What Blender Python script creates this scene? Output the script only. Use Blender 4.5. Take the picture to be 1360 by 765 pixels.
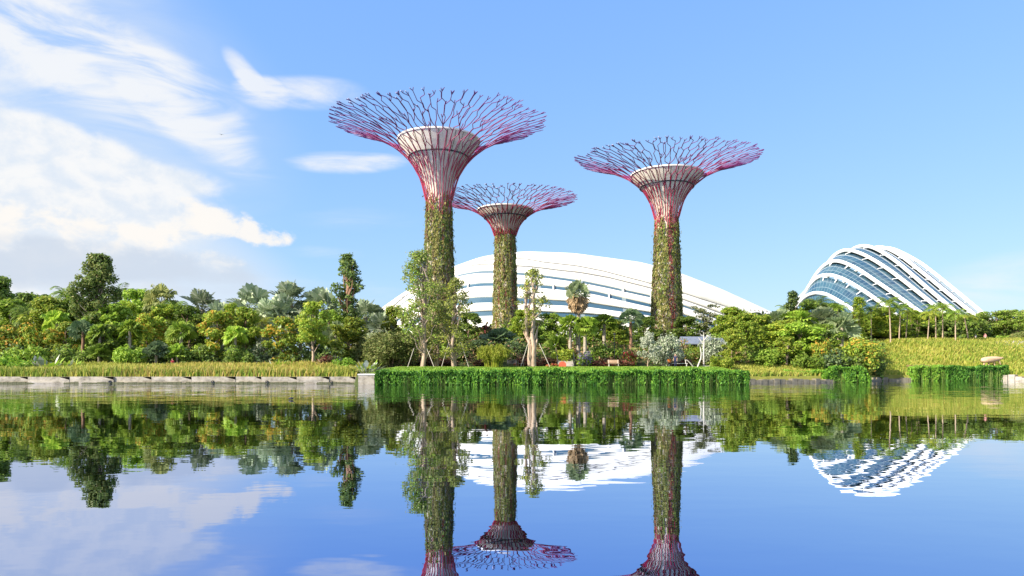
import bpy, math, random
import numpy as np
from mathutils import Vector

for o in list(bpy.data.objects):
    bpy.data.objects.remove(o)
SC = bpy.context.scene
COL = SC.collection
PI = math.pi

# ------------------------------------------------------------------ camera
H0, F, CX, HY = 2.0, 907.0, 680.0, 486.0      # eye height, focal length in photo pixels, centre column, horizon row
cam_d = bpy.data.cameras.new('camera')
cam = bpy.data.objects.new('camera', cam_d)
COL.objects.link(cam)
cam.location = (0, 0, H0)
cam.rotation_euler = (PI / 2, 0, 0)
cam_d.sensor_width = 36.0
cam_d.lens = 36.0 * F / 1360.0
cam_d.shift_y = (HY - 382.5) / 1360.0
cam_d.clip_end = 9000
SC.camera = cam

# ------------------------------------------------------------------ light
SUN_EL = math.radians(33)
SUN_AZ = math.atan2(-0.86, -0.51)              # clockwise from +Y: behind the camera, to the left
sd = bpy.data.lights.new('sun', 'SUN')
sd.energy = 4.7
sd.angle = math.radians(0.53)
sd.color = (1.0, 0.92, 0.80)
sun = bpy.data.objects.new('sun', sd)
COL.objects.link(sun)
tosun = Vector((math.sin(SUN_AZ) * math.cos(SUN_EL), math.cos(SUN_AZ) * math.cos(SUN_EL), math.sin(SUN_EL)))
sun.rotation_euler = tosun.to_track_quat('Z', 'Y').to_euler()

SC.view_settings.view_transform = 'Standard'
SC.view_settings.look = 'None'
SC.view_settings.gamma = 1.0
SC.view_settings.use_curve_mapping = False
SC.view_settings.exposure = 1.3
SKY_STRENGTH = 0.13
SKY_CURVE = ((0.75, 0.59), (1.20, 0.44), (2.88, 0.08))

# ------------------------------------------------------------------ world: Nishita sky and clouds by direction
world = bpy.data.worlds.new('World')
SC.world = world
world.use_nodes = True
WT = world.node_tree
WT.nodes.clear()


def wn(t, **kw):
    n = WT.nodes.new(t)
    for k, v in kw.items():
        setattr(n, k, v)
    return n


def setin(tree, sock, v):
    if hasattr(v, 'is_output'):
        tree.links.new(v, sock)
    else:
        sock.default_value = v


def wm(op, a, b=0.0, c=0.0, clamp=False):
    n = WT.nodes.new('ShaderNodeMath')
    n.operation = op
    n.use_clamp = clamp
    for i, v in enumerate((a, b, c)):
        setin(WT, n.inputs[i], v)
    return n.outputs[0]


def wss(lo, hi, x):
    n = WT.nodes.new('ShaderNodeMapRange')
    n.interpolation_type = 'SMOOTHSTEP'
    setin(WT, n.inputs['Value'], x)
    n.inputs['From Min'].default_value = lo
    n.inputs['From Max'].default_value = hi
    return n.outputs[0]


def wnoise(vec, scale, detail, rough, dist=0.0):
    n = WT.nodes.new('ShaderNodeTexNoise')
    WT.links.new(vec, n.inputs['Vector'])
    n.inputs['Scale'].default_value = scale
    n.inputs['Detail'].default_value = detail
    n.inputs['Roughness'].default_value = rough
    n.inputs['Distortion'].default_value = dist
    r = WT.nodes.new('ShaderNodeMapRange')          # stretch the narrow band of the noise to 0..1
    r.clamp = False
    WT.links.new(n.outputs['Fac'], r.inputs[0])
    r.inputs[1].default_value, r.inputs[2].default_value = 0.27, 0.73
    return r.outputs[0]


def wmix(fac, a, b):
    n = WT.nodes.new('ShaderNodeMix')
    n.data_type = 'RGBA'
    setin(WT, n.inputs[0], fac)
    setin(WT, n.inputs[6], a)
    setin(WT, n.inputs[7], b)
    return n.outputs[2]


sky = wn('ShaderNodeTexSky', sky_type='NISHITA', sun_disc=False)
sky.sun_elevation = SUN_EL
sky.sun_rotation = SUN_AZ % (2 * PI)
sky.altitude = 0
sky.air_density = 1.0
sky.dust_density = 0.6
sky.ozone_density = 2.2
tc = wn('ShaderNodeTexCoord')
sep = wn('ShaderNodeSeparateXYZ')
WT.links.new(tc.outputs['Generated'], sep.inputs[0])
dx, dy, dz = sep.outputs
az = wm('ARCTAN2', dx, dy)
el = wm('ARCSINE', dz)
comb = wn('ShaderNodeCombineXYZ')
WT.links.new(az, comb.inputs[0])
WT.links.new(el, comb.inputs[1])
AE = comb.outputs[0]


def ae(px, py):
    a = math.atan((px - CX) / F)
    return a, math.atan((HY - py) / F * math.cos(a))


def blob(px, py, rx, ry, rot=0.0, w=1.0):
    """soft ellipse on the sky, given where it is seen from the lake side (pixels), turned into angles"""
    a0, e0 = ae(px, py)
    ra, re = rx / F, ry / F
    c, s = math.cos(math.radians(rot)), math.sin(math.radians(rot))
    da, de = wm('SUBTRACT', az, a0), wm('SUBTRACT', el, e0)
    u = wm('MULTIPLY_ADD', da, c / ra, wm('MULTIPLY', de, s / ra))
    v = wm('MULTIPLY_ADD', da, -s / re, wm('MULTIPLY', de, c / re))
    q = wm('ADD', wm('MULTIPLY', u, u), wm('MULTIPLY', v, v))
    return wm('MULTIPLY', wm('SUBTRACT', 1.0, q, clamp=True), w)


def total(bl):
    t = bl[0]
    for b in bl[1:]:
        t = wm('ADD', t, b)
    return t


def mapped(sx, sy, rot=0.0, off=(0, 0, 0)):
    m = wn('ShaderNodeMapping')
    WT.links.new(AE, m.inputs[0])
    m.inputs['Location'].default_value = off
    m.inputs['Rotation'].default_value = (0, 0, math.radians(rot))
    m.inputs['Scale'].default_value = (sx, sy, 1)
    return m.outputs[0]


n_cum = wnoise(mapped(1, 1.7), 11.0, 10, 0.60, 0.35)
n_cum2 = wnoise(mapped(1, 1.4, 0, (3, 1, 0)), 24.0, 7, 0.6, 0.2)
n_str = wnoise(mapped(1, 3.6, 24), 5.5, 8, 0.58, 0.9)
n_str2 = wnoise(mapped(1, 4.0, 5, (2, 5, 0)), 7.0, 7, 0.6, 0.6)

# high thin streaks
cir = total([blob(70, 35, 250, 62, -20, 0.62), blob(235, 95, 130, 30, -22, 0.42),
             blob(130, 120, 220, 38, -20, 0.55), blob(262, 160, 120, 40, -32, 0.72), blob(215, 138, 60, 26, -30, 0.4),
             blob(-60, 60, 200, 90, -15, 0.5), blob(60, 10, 160, 30, -15, 0.4)])
cir_f = wm('MULTIPLY', wss(0.12, 1.0, wm('ADD', wm('MULTIPLY', cir, wm('ADD', -0.05, wm('MULTIPLY', n_str, 1.45))), wm('MULTIPLY', wm('SUBTRACT', n_str, 0.5), 0.0))), 0.80)
hook = total([blob(322, 92, 36, 15, -42, 0.72), blob(343, 122, 38, 24, -10, 0.62), blob(405, 124, 95, 24, 5, 0.75),
              blob(455, 216, 84, 17, 3, 0.8), blob(520, 214, 60, 15, 8, 0.4), blob(1345, 372, 110, 44, 6, 0.45),
              blob(480, 290, 120, 26, 2, 0.24), blob(425, 335, 80, 12, 0, 0.28), blob(440, 385, 170, 32, 0, 0.3)])
hook_f = wm('MULTIPLY', wss(0.10, 0.95, wm('ADD', wm('MULTIPLY', hook, wm('ADD', 0.35, wm('MULTIPLY', n_str2, 1.2))), wm('MULTIPLY', wm('SUBTRACT', n_str2, 0.5), 0.0))), 0.78)
# the big pale bank at the left
bank = total([blob(0, 225, 200, 90, -10, 0.95), blob(150, 236, 150, 46, -14, 0.7), blob(-90, 300, 270, 140, 0, 1.0),
              blob(80, 270, 190, 60, 0, 0.5), blob(240, 238, 70, 18, -4, 0.55), blob(-260, 250, 200, 160, 0, 1.0)])
bank_f = wss(0.04, 0.92, wm('ADD', bank, wm('MULTIPLY', wm('MULTIPLY', wm('SUBTRACT', n_cum, 0.5), 1.0), wm('MULTIPLY', bank, 3.0, clamp=True))))
# puffs below it
puff = total([blob(100, 303, 44, 26, -12, 0.9), blob(150, 314, 52, 22, 0, 0.8), blob(205, 312, 46, 18, 5, 0.7),
              blob(262, 294, 46, 32, 0, 0.9), blob(300, 300, 40, 26, 0, 0.8), blob(345, 313, 50, 18, 0, 0.85),
              blob(285, 347, 40, 17, 0, 0.85), blob(12, 292, 46, 34, 0, 0.85), blob(-60, 300, 70, 40, 0, 1.0),
              blob(190, 340, 90, 16, 0, 0.35)])
puff_f = wm('MULTIPLY', wss(0.12, 0.98, wm('ADD', wm('MULTIPLY', puff, 0.85), wm('MULTIPLY', wm('MULTIPLY', wm('SUBTRACT', n_cum2, 0.5), 1.6), wm('MULTIPLY', puff, 3.0, clamp=True)))), 0.95)
# flat grey bases and the pale murk over the left horizon
base = total([blob(60, 338, 170, 26, 0, 0.8), blob(200, 350, 170, 24, 0, 0.7), blob(-80, 340, 200, 36, 0, 0.9),
              blob(170, 372, 200, 22, 0, 0.45)])
base_f = wm('MULTIPLY', wss(0.10, 1.0, wm('ADD', base, wm('MULTIPLY', wm('MULTIPLY', wm('SUBTRACT', n_cum, 0.5), 0.8), wm('MULTIPLY', base, 3.0, clamp=True)))), 0.75)
murk = total([blob(20, 380, 340, 120, 0, 1.0), blob(-150, 340, 400, 190, 0, 0.6)])
murk_f = wm('MULTIPLY', wss(0.0, 0.9, murk), 0.75)
veil_f = wm('MULTIPLY', wss(0.0, 1.0, total([blob(40, 90, 330, 190, -18, 0.9), blob(-150, 120, 300, 260, 0, 0.6)])), wm('ADD', 0.28, wm('MULTIPLY', n_str, 0.34)))

# the photograph's sky runs flatter from zenith to horizon than the model's: each channel of the sky light is compressed
ssp = wn('ShaderNodeSeparateColor')
WT.links.new(sky.outputs[0], ssp.inputs[0])
scb = wn('ShaderNodeCombineColor')
for i, (gain, pw) in enumerate(SKY_CURVE):
    WT.links.new(wm('MULTIPLY', wm('POWER', ssp.outputs[i], pw), gain), scb.inputs[i])
c = scb.outputs[0]
K = 1.0 / SKY_STRENGTH / 2 ** SC.view_settings.exposure
WHT = tuple(v * K for v in (0.98, 0.975, 0.965)) + (1,)
WRM = tuple(v * K for v in (1.0, 0.965, 0.92)) + (1,)
GRY = tuple(v * K for v in (0.64, 0.72, 0.84)) + (1,)
PAL = tuple(v * K for v in (0.78, 0.85, 0.94)) + (1,)
c = wmix(veil_f, c, PAL)
c = wmix(cir_f, c, WHT)
c = wmix(hook_f, c, WHT)
c = wmix(murk_f, c, PAL)
bank_c = wmix(wss(0.1, 0.8, n_cum2), PAL, WHT)
c = wmix(wm('MULTIPLY', bank_f, 0.9), c, bank_c)
c = wmix(base_f, c, GRY)
puff_c = wmix(wss(0.05, 0.75, wm('ADD', n_cum2, wm('MULTIPLY', wm('SUBTRACT', el, ae(200, 318)[1]), 14.0))), PAL, WRM)
c = wmix(puff_f, c, puff_c)
c = wmix(wm('MULTIPLY', base_f, 0.45), c, GRY)
# broken bright cloud added unseen, overhead and behind the viewer, for fill light
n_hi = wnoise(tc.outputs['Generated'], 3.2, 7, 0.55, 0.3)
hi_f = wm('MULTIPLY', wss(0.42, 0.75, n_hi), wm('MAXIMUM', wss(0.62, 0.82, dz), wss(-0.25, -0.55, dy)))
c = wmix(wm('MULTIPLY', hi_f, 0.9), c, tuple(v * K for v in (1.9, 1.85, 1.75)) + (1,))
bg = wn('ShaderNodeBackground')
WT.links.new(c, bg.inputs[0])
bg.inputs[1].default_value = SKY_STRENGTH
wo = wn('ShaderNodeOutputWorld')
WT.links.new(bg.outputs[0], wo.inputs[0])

# ------------------------------------------------------------------ helpers


def tagged(o, label=None, cat=None, group=None, kind=None):
    if label: o['label'] = label
    if cat: o['category'] = cat
    if group: o['group'] = group
    if kind: o['kind'] = kind
    return o


def thing(name, label, cat, loc=(0, 0, 0), rotz=0.0, group=None, scale=(1, 1, 1)):
    o = bpy.data.objects.new(name, None)
    COL.objects.link(o)
    o.location = loc
    o.rotation_euler = (0, 0, rotz)
    o.scale = scale
    o.empty_display_size = 0.3
    return tagged(o, label, cat, group)


def link(name, me, parent=None):
    o = bpy.data.objects.new(name, me)
    COL.objects.link(o)
    if parent is not None:
        o.parent = parent
    return o


class MB:
    """collects faces and builds one mesh"""

    def __init__(self):
        self.v, self.f, self.n = [], [], 0

    def add(self, verts, faces, mat=0, smooth=False, uv=None):
        verts = np.asarray(verts, float).reshape(-1, 3)
        faces = np.asarray(faces, int)
        if faces.ndim == 1: faces = faces[None]
        self.v.append(verts)
        self.f.append((faces + self.n, mat, smooth, uv))
        self.n += len(verts)

    def quads(self, P, mat=0):
        P = np.asarray(P, float)
        n, k = P.shape[0], P.shape[1]
        if n: self.add(P.reshape(-1, 3), np.arange(n * k).reshape(n, k), mat)

    def grid(self, P, mat=0, smooth=True, closed=False, uv=False):
        P = np.asarray(P, float)
        a, b = P.shape[:2]
        idx = np.arange(a * b).reshape(a, b)
        if closed: idx = np.concatenate([idx, idx[:, :1]], 1)
        q = np.stack([idx[:-1, :-1], idx[:-1, 1:], idx[1:, 1:], idx[1:, :-1]], -1).reshape(-1, 4)
        u = None
        if uv:
            U, V = np.meshgrid(np.linspace(0, 1, a), np.linspace(0, 1, b), indexing='ij')
            u = np.stack([U.ravel(), V.ravel()], -1)
        self.add(P.reshape(-1, 3), q, mat, smooth, u)

    def tube(self, pts, rad, sides=6, mat=0, cap=True, smooth=True):
        pts = np.asarray(pts, float)
        m = len(pts)
        rad = np.broadcast_to(np.asarray(rad, float), (m,))
        t = np.gradient(pts, axis=0)
        t /= np.linalg.norm(t, axis=1, keepdims=True) + 1e-9
        ref = np.array([0, 0, 1.0]) if abs(t[:, 2]).mean() < 0.75 else np.array([1.0, 0, 0])
        a = np.cross(t, ref)
        a /= np.linalg.norm(a, axis=1, keepdims=True) + 1e-9
        b = np.cross(t, a)
        th = np.linspace(0, 2 * PI, sides, endpoint=False)
        ring = pts[:, None] + rad[:, None, None] * (np.cos(th)[None, :, None] * a[:, None] + np.sin(th)[None, :, None] * b[:, None])
        self.grid(ring, mat, smooth, closed=True)
        if cap:
            for r in (ring[0][::-1], ring[-1]):
                self.add(r, np.arange(sides)[None], mat)

    def lathe(self, prof, seg=24, mat=0, smooth=True, c=(0, 0, 0)):
        th = np.linspace(0, 2 * PI, seg, endpoint=False)
        P = np.array([[(r * math.cos(x) + c[0], r * math.sin(x) + c[1], z + c[2]) for x in th] for r, z in prof])
        self.grid(P, mat, smooth, closed=True)

    def box(self, c, s, mat=0, rz=0.0, taper=1.0):
        x, y, z = s[0] / 2, s[1] / 2, s[2] / 2
        v = np.array([(-x, -y, -z), (x, -y, -z), (x, y, -z), (-x, y, -z), (-x * taper, -y * taper, z), (x * taper, -y * taper, z), (x * taper, y * taper, z), (-x * taper, y * taper, z)])
        cs, sn = math.cos(rz), math.sin(rz)
        v = np.stack([v[:, 0] * cs - v[:, 1] * sn, v[:, 0] * sn + v[:, 1] * cs, v[:, 2]], 1) + np.array(c)
        self.add(v, [(0, 3, 2, 1), (4, 5, 6, 7), (0, 1, 5, 4), (1, 2, 6, 5), (2, 3, 7, 6), (3, 0, 4, 7)], mat)

    def ball(self, c, r, mat=0, seg=10, rings=7):
        r = np.broadcast_to(np.asarray(r, float), (3,))
        ph = np.linspace(0.02, PI - 0.02, rings)
        th = np.linspace(0, 2 * PI, seg, endpoint=False)
        P = np.array([[(c[0] + r[0] * math.sin(p) * math.cos(t), c[1] + r[1] * math.sin(p) * math.sin(t), c[2] - r[2] * math.cos(p)) for t in th] for p in ph])
        self.grid(P, mat, True, closed=True)

    def build(self, name, mats):
        me = bpy.data.meshes.new(name)
        if not self.v: return me
        V = np.concatenate(self.v)
        me.vertices.add(len(V))
        me.vertices.foreach_set('co', V.ravel())
        lv = np.concatenate([f.ravel() for f, *_ in self.f])
        cnt = np.concatenate([np.full(len(f), f.shape[1]) for f, *_ in self.f])
        me.loops.add(len(lv))
        me.loops.foreach_set('vertex_index', lv)
        me.polygons.add(len(cnt))
        me.polygons.foreach_set('loop_start', np.concatenate([[0], np.cumsum(cnt)[:-1]]))
        me.polygons.foreach_set('material_index', np.concatenate([np.full(len(f), m) for f, m, *_ in self.f]))
        me.polygons.foreach_set('use_smooth', np.concatenate([np.full(len(f), s) for f, m, s, _ in self.f]))
        if any(u is not None for *_, u in self.f):
            l = me.uv_layers.new(name='UVMap')
            out = []
            base = 0
            for (f, m, s, u), vv in zip(self.f, self.v):
                out.append(np.zeros((f.size, 2)) if u is None else u[f.ravel() - base])
                base += len(vv)
            l.data.foreach_set('uv', np.concatenate(out).ravel())
        for m in mats: me.materials.append(m)
        me.update(calc_edges=True)
        return me


def norm(a):
    return a / (np.linalg.norm(a, axis=-1, keepdims=True) + 1e-9)


def leaves(mb, pos, nrm, L, W, rng, mat=0, up=None, jitter=0.3):
    """diamond leaves; up: preferred long-axis direction"""
    n = len(pos)
    nrm = norm(nrm)
    d = rng.normal(size=(n, 3)) if up is None else np.asarray(up) + rng.normal(size=(n, 3)) * 0.35
    u = norm(d - (d * nrm).sum(1, keepdims=True) * nrm)
    v = np.cross(nrm, u)
    s = (1 + jitter * rng.uniform(-1, 1, (n, 1)))
    u, v = u * L * 0.5 * s, v * W * 0.5 * s
    bend = nrm * L * 0.08
    mb.quads(np.stack([pos - u, pos - v + bend + u * 0.15, pos + u, pos + v + bend + u * 0.15], 1), mat)


def wx(px, D): return (px - CX) / F * D
def wz(py, D): return H0 + (HY - py) / F * D


def sm(a, b, x):
    t = np.clip((np.asarray(x, float) - a) / (b - a), 0, 1)
    return t * t * (3 - 2 * t)


# ------------------------------------------------------------------ materials
def mat_new(name):
    m = bpy.data.materials.new(name)
    m.use_nodes = True
    t = m.node_tree
    b = t.nodes['Principled BSDF']
    return m, t, b


def ramp_of(t, fac, cols, interp='LINEAR'):
    r = t.nodes.new('ShaderNodeValToRGB')
    r.color_ramp.interpolation = interp
    e = r.color_ramp.elements
    while len(e) < len(cols): e.new(0.5)
    for i, c in enumerate(cols):
        e[i].position = i / max(1, len(cols) - 1)
        e[i].color = tuple(c) + (1,)
    t.links.new(fac, r.inputs[0])
    return r.outputs[0]


def mat_leaf(name, cols, trans=0.42, rough=0.55, spec=0.25, objvar=0.35):
    m, t, b = mat_new(name)
    g = t.nodes.new('ShaderNodeNewGeometry')
    oi = t.nodes.new('ShaderNodeObjectInfo')
    col = ramp_of(t, g.outputs['Random Per Island'], cols)
    hs = t.nodes.new('ShaderNodeHueSaturation')
    mr = t.nodes.new('ShaderNodeMapRange')
    t.links.new(oi.outputs['Random'], mr.inputs[0])
    mr.inputs[3].default_value = 1 - objvar
    mr.inputs[4].default_value = 1 + objvar
    t.links.new(mr.outputs[0], hs.inputs['Value'])
    t.links.new(col, hs.inputs['Color'])
    t.links.new(hs.outputs[0], b.inputs['Base Color'])
    b.inputs['Roughness'].default_value = rough
    b.inputs['Specular IOR Level'].default_value = spec
    tr = t.nodes.new('ShaderNodeBsdfTranslucent')
    t.links.new(hs.outputs[0], tr.inputs[0])
    mx = t.nodes.new('ShaderNodeMixShader')
    mx.inputs[0].default_value = trans
    t.links.new(b.outputs[0], mx.inputs[1])
    t.links.new(tr.outputs[0], mx.inputs[2])
    t.links.new(mx.outputs[0], t.nodes['Material Output'].inputs[0])
    return m


def mat_noise(name, cols, scale=3.0, rough=0.8, stretch=(1, 1, 1), bump=0.0, spec=0.3, detail=6, metallic=0.0):
    m, t, b = mat_new(name)
    tcn = t.nodes.new('ShaderNodeTexCoord')
    mp = t.nodes.new('ShaderNodeMapping')
    mp.inputs['Scale'].default_value = stretch
    t.links.new(tcn.outputs['Object'], mp.inputs[0])
    n = t.nodes.new('ShaderNodeTexNoise')
    n.inputs['Scale'].default_value = scale
    n.inputs['Detail'].default_value = detail
    n.inputs['Roughness'].default_value = 0.65
    t.links.new(mp.outputs[0], n.inputs['Vector'])
    mr = t.nodes.new('ShaderNodeMapRange')
    mr.inputs[1].default_value, mr.inputs[2].default_value = 0.3, 0.7
    t.links.new(n.outputs['Fac'], mr.inputs[0])
    t.links.new(ramp_of(t, mr.outputs[0], cols), b.inputs['Base Color'])
    b.inputs['Roughness'].default_value = rough
    b.inputs['Specular IOR Level'].default_value = spec
    b.inputs['Metallic'].default_value = metallic
    if bump:
        bp = t.nodes.new('ShaderNodeBump')
        bp.inputs['Strength'].default_value = bump
        bp.inputs['Distance'].default_value = 0.1
        t.links.new(n.outputs['Fac'], bp.inputs['Height'])
        t.links.new(bp.outputs[0], b.inputs['Normal'])
    return m


L_DARK = mat_leaf('leaf_dark', [(0.067, 0.117, 0.023), (0.137, 0.205, 0.038), (0.215, 0.259, 0.065)])
L_MID = mat_leaf('leaf_mid', [(0.116, 0.213, 0.024), (0.233, 0.356, 0.041), (0.35, 0.447, 0.073)])
L_BRI = mat_leaf('leaf_bright', [(0.142, 0.246, 0.021), (0.241, 0.363, 0.035), (0.368, 0.441, 0.065)])
L_YEL = mat_leaf('leaf_yellow', [(0.204, 0.286, 0.025), (0.336, 0.385, 0.04), (0.468, 0.451, 0.07)])
L_OLI = mat_leaf('leaf_olive', [(0.132, 0.165, 0.045), (0.228, 0.253, 0.07), (0.348, 0.341, 0.12)])
L_SIL = mat_leaf('leaf_silver', [(.15, .20, .10), (.24, .30, .17), (.44, .47, .33)], trans=0.2)
L_WHT = mat_leaf('leaf_white', [(.18, .22, .14), (.32, .35, .25), (.55, .55, .42)], trans=0.2)
L_ORA = mat_leaf('leaf_orange', [(.42, .32, .03), (.52, .33, .04), (.52, .23, .04)], objvar=0.2)
L_RED = mat_leaf('leaf_red', [(.16, .03, .03), (.30, .04, .05), (.22, .08, .04)])
L_PUR = mat_leaf('leaf_purple', [(.16, .12, .26), (.24, .18, .36), (.20, .2, .2)])
L_FLR = mat_leaf('leaf_scarlet', [(.4, .03, .03), (.5, .06, .05), (.35, .04, .08)])
L_BRN = mat_leaf('leaf_brown', [(.09, .055, .025), (.17, .11, .05), (.26, .17, .08)], trans=0.1)
L_DEAD = mat_leaf('leaf_dead', [(.13, .085, .04), (.24, .16, .08), (.30, .21, .11)], trans=0.1)
L_HEDGE = mat_leaf('leaf_hedge', [(.018, .07, .006), (.055, .17, .012), (.14, .30, .035)], trans=.25, objvar=0.05)
L_HEDGEL = mat_leaf('leaf_hedge_light', [(.09, .22, .015), (.15, .31, .022), (.20, .36, .04)], trans=.28, objvar=0.05)
L_GGR = mat_leaf('leaf_grey_green', [(.15, .20, .09), (.23, .29, .13), (.36, .40, .22)])
L_BLU = mat_leaf('leaf_bluegreen', [(.055, .10, .04), (.10, .155, .065), (.17, .22, .11)])
V_OLI = mat_leaf('creeper_olive', [(0.149, 0.172, 0.04), (0.23, 0.241, 0.057), (0.322, 0.31, 0.092)], objvar=.1)
V_GRN = mat_leaf('creeper_green', [(0.092, 0.149, 0.029), (0.149, 0.218, 0.04), (0.23, 0.287, 0.057)], objvar=.1)
V_BRN = mat_leaf('creeper_brown', [(.13, .10, .05), (.19, .14, .07), (.26, .18, .10)], objvar=.1)
V_YEL = mat_leaf('creeper_yellow', [(0.23, 0.218, 0.057), (0.31, 0.276, 0.075), (0.38, 0.322, 0.103)], objvar=.1)
V_RED = mat_leaf('creeper_red', [(.20, .06, .05), (.28, .06, .06), (.22, .10, .06)], objvar=.1)
G_GREEN = mat_leaf('grass_green', [(.15, .24, .022), (.23, .31, .035), (.31, .37, .05)], objvar=0.0)
G_GOLD = mat_leaf('grass_gold', [(.30, .34, .05), (.40, .40, .065), (.48, .43, .10)], objvar=0.0)
G_ORNG = mat_leaf('grass_orange', [(.42, .34, .07), (.50, .38, .09), (.54, .42, .14)], objvar=0.0)
BARK = mat_noise('bark', [(.10, .07, .045), (.24, .17, .11)], 4, 0.9, (1, 1, .25), 0.6)
BARK_P = mat_noise('bark_pale', [(.26, .19, .13), (.46, .35, .25)], 5, 0.9, (1, 1, .3), 0.6)
BARK_R = mat_noise('bark_reddish', [(.14, .08, .05), (.30, .17, .10)], 5, 0.9, (1, 1, .3), 0.6)
PALMBARK = mat_noise('palm_bark', [(.22, .18, .13), (.42, .36, .28)], 2, 0.9, (1, 1, 4), 0.4)
STAKE = mat_noise('stake_wood', [(.34, .30, .25), (.46, .42, .35)], 6, 0.8)
CONC = mat_noise('concrete', [(.38, .33, .26), (.54, .47, .38)], 1.2, 0.85, (1, 1, .35), 0.15)
FUNN = mat_noise('funnel_concrete', [(.50, .44, .35), (.66, .59, .49)], .9, .85, (1, 1, .25), .1)
CONCW = mat_noise('concrete_pale', [(.66, .62, .55), (.78, .74, .67)], 1.5, 0.8)
STONE = mat_noise('stone', [(.13, .11, .075), (.29, .25, .185), (.38, .33, .26)], 1.3, 0.9, (1, 1, 1.5), 0.5)
STONEG = mat_noise('stone_grey', [(.11, .095, .06), (.25, .21, .14)], 2.5, 0.9, (1, 1, 1), 0.6)
ALGAE = mat_noise('algae', [(.045, .05, .02), (.11, .105, .05)], 3, .8)
WHITE = mat_noise('white_cladding', [(.66, .63, .56), (.73, .70, .63)], 0.15, 0.45)
WHITE2 = mat_noise('white_paint', [(.76, .75, .73), (.82, .81, .79)], 0.3, 0.4)
DARKM = mat_noise('dark_metal', [(.025, .027, .03), (.05, .05, .055)], 4, 0.5)
SLATE = mat_noise('slate_roof', [(.10, .12, .16), (.17, .19, .24)], 3, 0.6)
WOODT = mat_noise('driftwood_tan', [(.38, .25, .15), (.56, .40, .27)], 3, 0.85, (.4, 1, 1), 0.5)
WOODW = mat_noise('driftwood_white', [(.40, .37, .32), (.58, .54, .48)], 3, 0.8, (1, 1, .4), 0.4)
PATHM = mat_noise('path_paving', [(.30, .27, .22), (.42, .38, .32)], 1.5, 0.9)
REDP = mat_noise('red_panel', [(.50, .08, .04), (.58, .12, .07)], 2, 0.5)

# steel of the big canopies: crimson low down, violet toward the rim (the paint itself changes)
m, t, b = mat_new('canopy_steel')
tcn = t.nodes.new('ShaderNodeTexCoord')
sx = t.nodes.new('ShaderNodeSeparateXYZ')
t.links.new(tcn.outputs['Object'], sx.inputs[0])
cxy = t.nodes.new('ShaderNodeCombineXYZ')
t.links.new(sx.outputs[0], cxy.inputs[0])
t.links.new(sx.outputs[1], cxy.inputs[1])
ln = t.nodes.new('ShaderNodeVectorMath')
ln.operation = 'LENGTH'
t.links.new(cxy.outputs[0], ln.inputs[0])
mr = t.nodes.new('ShaderNodeMapRange')
t.links.new(ln.outputs['Value'], mr.inputs[0])
mr.inputs[1].default_value, mr.inputs[2].default_value = 2.0, 15.0
t.links.new(ramp_of(t, mr.outputs[0], [(.34, .010, .04), (.20, .012, .08), (.12, .022, .14)]), b.inputs['Base Color'])
b.inputs['Roughness'].default_value = 0.4
STEEL = m

# pane glass of the conservatories: coated, dark blue green, with glazing bars drawn by a brick pattern on the pane grid
def mat_glass(name, c1, c2, bar, su, sv):
    m, t, b = mat_new(name)
    uv = t.nodes.new('ShaderNodeUVMap')
    br = t.nodes.new('ShaderNodeTexBrick')
    br.offset = 0.0
    mp = t.nodes.new('ShaderNodeMapping')
    mp.inputs['Scale'].default_value = (su, sv, 1)
    t.links.new(uv.outputs[0], mp.inputs[0])
    t.links.new(mp.outputs[0], br.inputs['Vector'])
    br.inputs['Color1'].default_value = c1 + (1,)
    br.inputs['Color2'].default_value = c2 + (1,)
    br.inputs['Mortar'].default_value = bar + (1,)
    br.inputs['Scale'].default_value = 1.0
    br.inputs['Mortar Size'].default_value = 0.05
    br.inputs['Brick Width'].default_value = 1.0
    br.inputs['Row Height'].default_value = 1.0
    t.links.new(br.outputs['Color'], b.inputs['Base Color'])
    b.inputs['Roughness'].default_value = 0.13
    b.inputs['Metallic'].default_value = 0.12
    b.inputs['Specular IOR Level'].default_value = 0.7
    return m


GLASS = mat_glass('dome_glass', (.022, .06, .10), (.05, .115, .15), (.14, .20, .23), 36, 3)
GLASSF = mat_glass('strip_glass', (.035, .085, .13), (.06, .12, .17), (.22, .27, .28), 13, 1)

# ------------------------------------------------------------------ terrain
SH = np.array([(-4000, 77.75), (-17.6, 77.75), (-17.4, 74.6), (-14.6, 74.6), (-14.4, 73.6), (25, 73.6), (26.2, 79), (36, 82), (44, 86), (50, 92.5),
               (66, 92.5), (68, 86), (4000, 86)], float)


def shore(x): return np.interp(x, SH[:, 0], SH[:, 1])


def gz(x, y):
    x, y = np.asarray(x, float), np.asarray(y, float)
    d = y - shore(x)
    zl = 0.74 + sm(0, 12, d) * 0.75 + sm(12, 34, d) * 0.6
    zc = 1.38 + sm(0, 10, d) * 0.47 + sm(16, 26, d) * 1.7 + sm(26, 45, d) * 0.6
    zm = 0.78 + sm(0, 14, d) * 1.25 + sm(10, 34, d) * 2.2
    zr = 0.78 + sm(0, 37, d) * 5.7
    a, b_, c_ = sm(-19, -14.5, x), sm(24.5, 27, x), sm(42, 56, x)
    z = zl * (1 - a) + zc * a
    z = z * (1 - b_) + zm * b_
    z = z * (1 - c_) + zr * c_
    z = z + 0.10 * np.sin(x * .7 + y * .31) * sm(4, 12, d) * c_
    lake = sm(0.0, -0.7, d)
    near = sm(-70, -60, y)                       # the lake ends behind the camera too
    zz = z * (1 - lake) + (-1.6) * lake
    return zz * near + 1.2 * (1 - near)


def axis(parts):
    return np.concatenate([np.arange(a, b_, s) for a, b_, s in parts])


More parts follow.
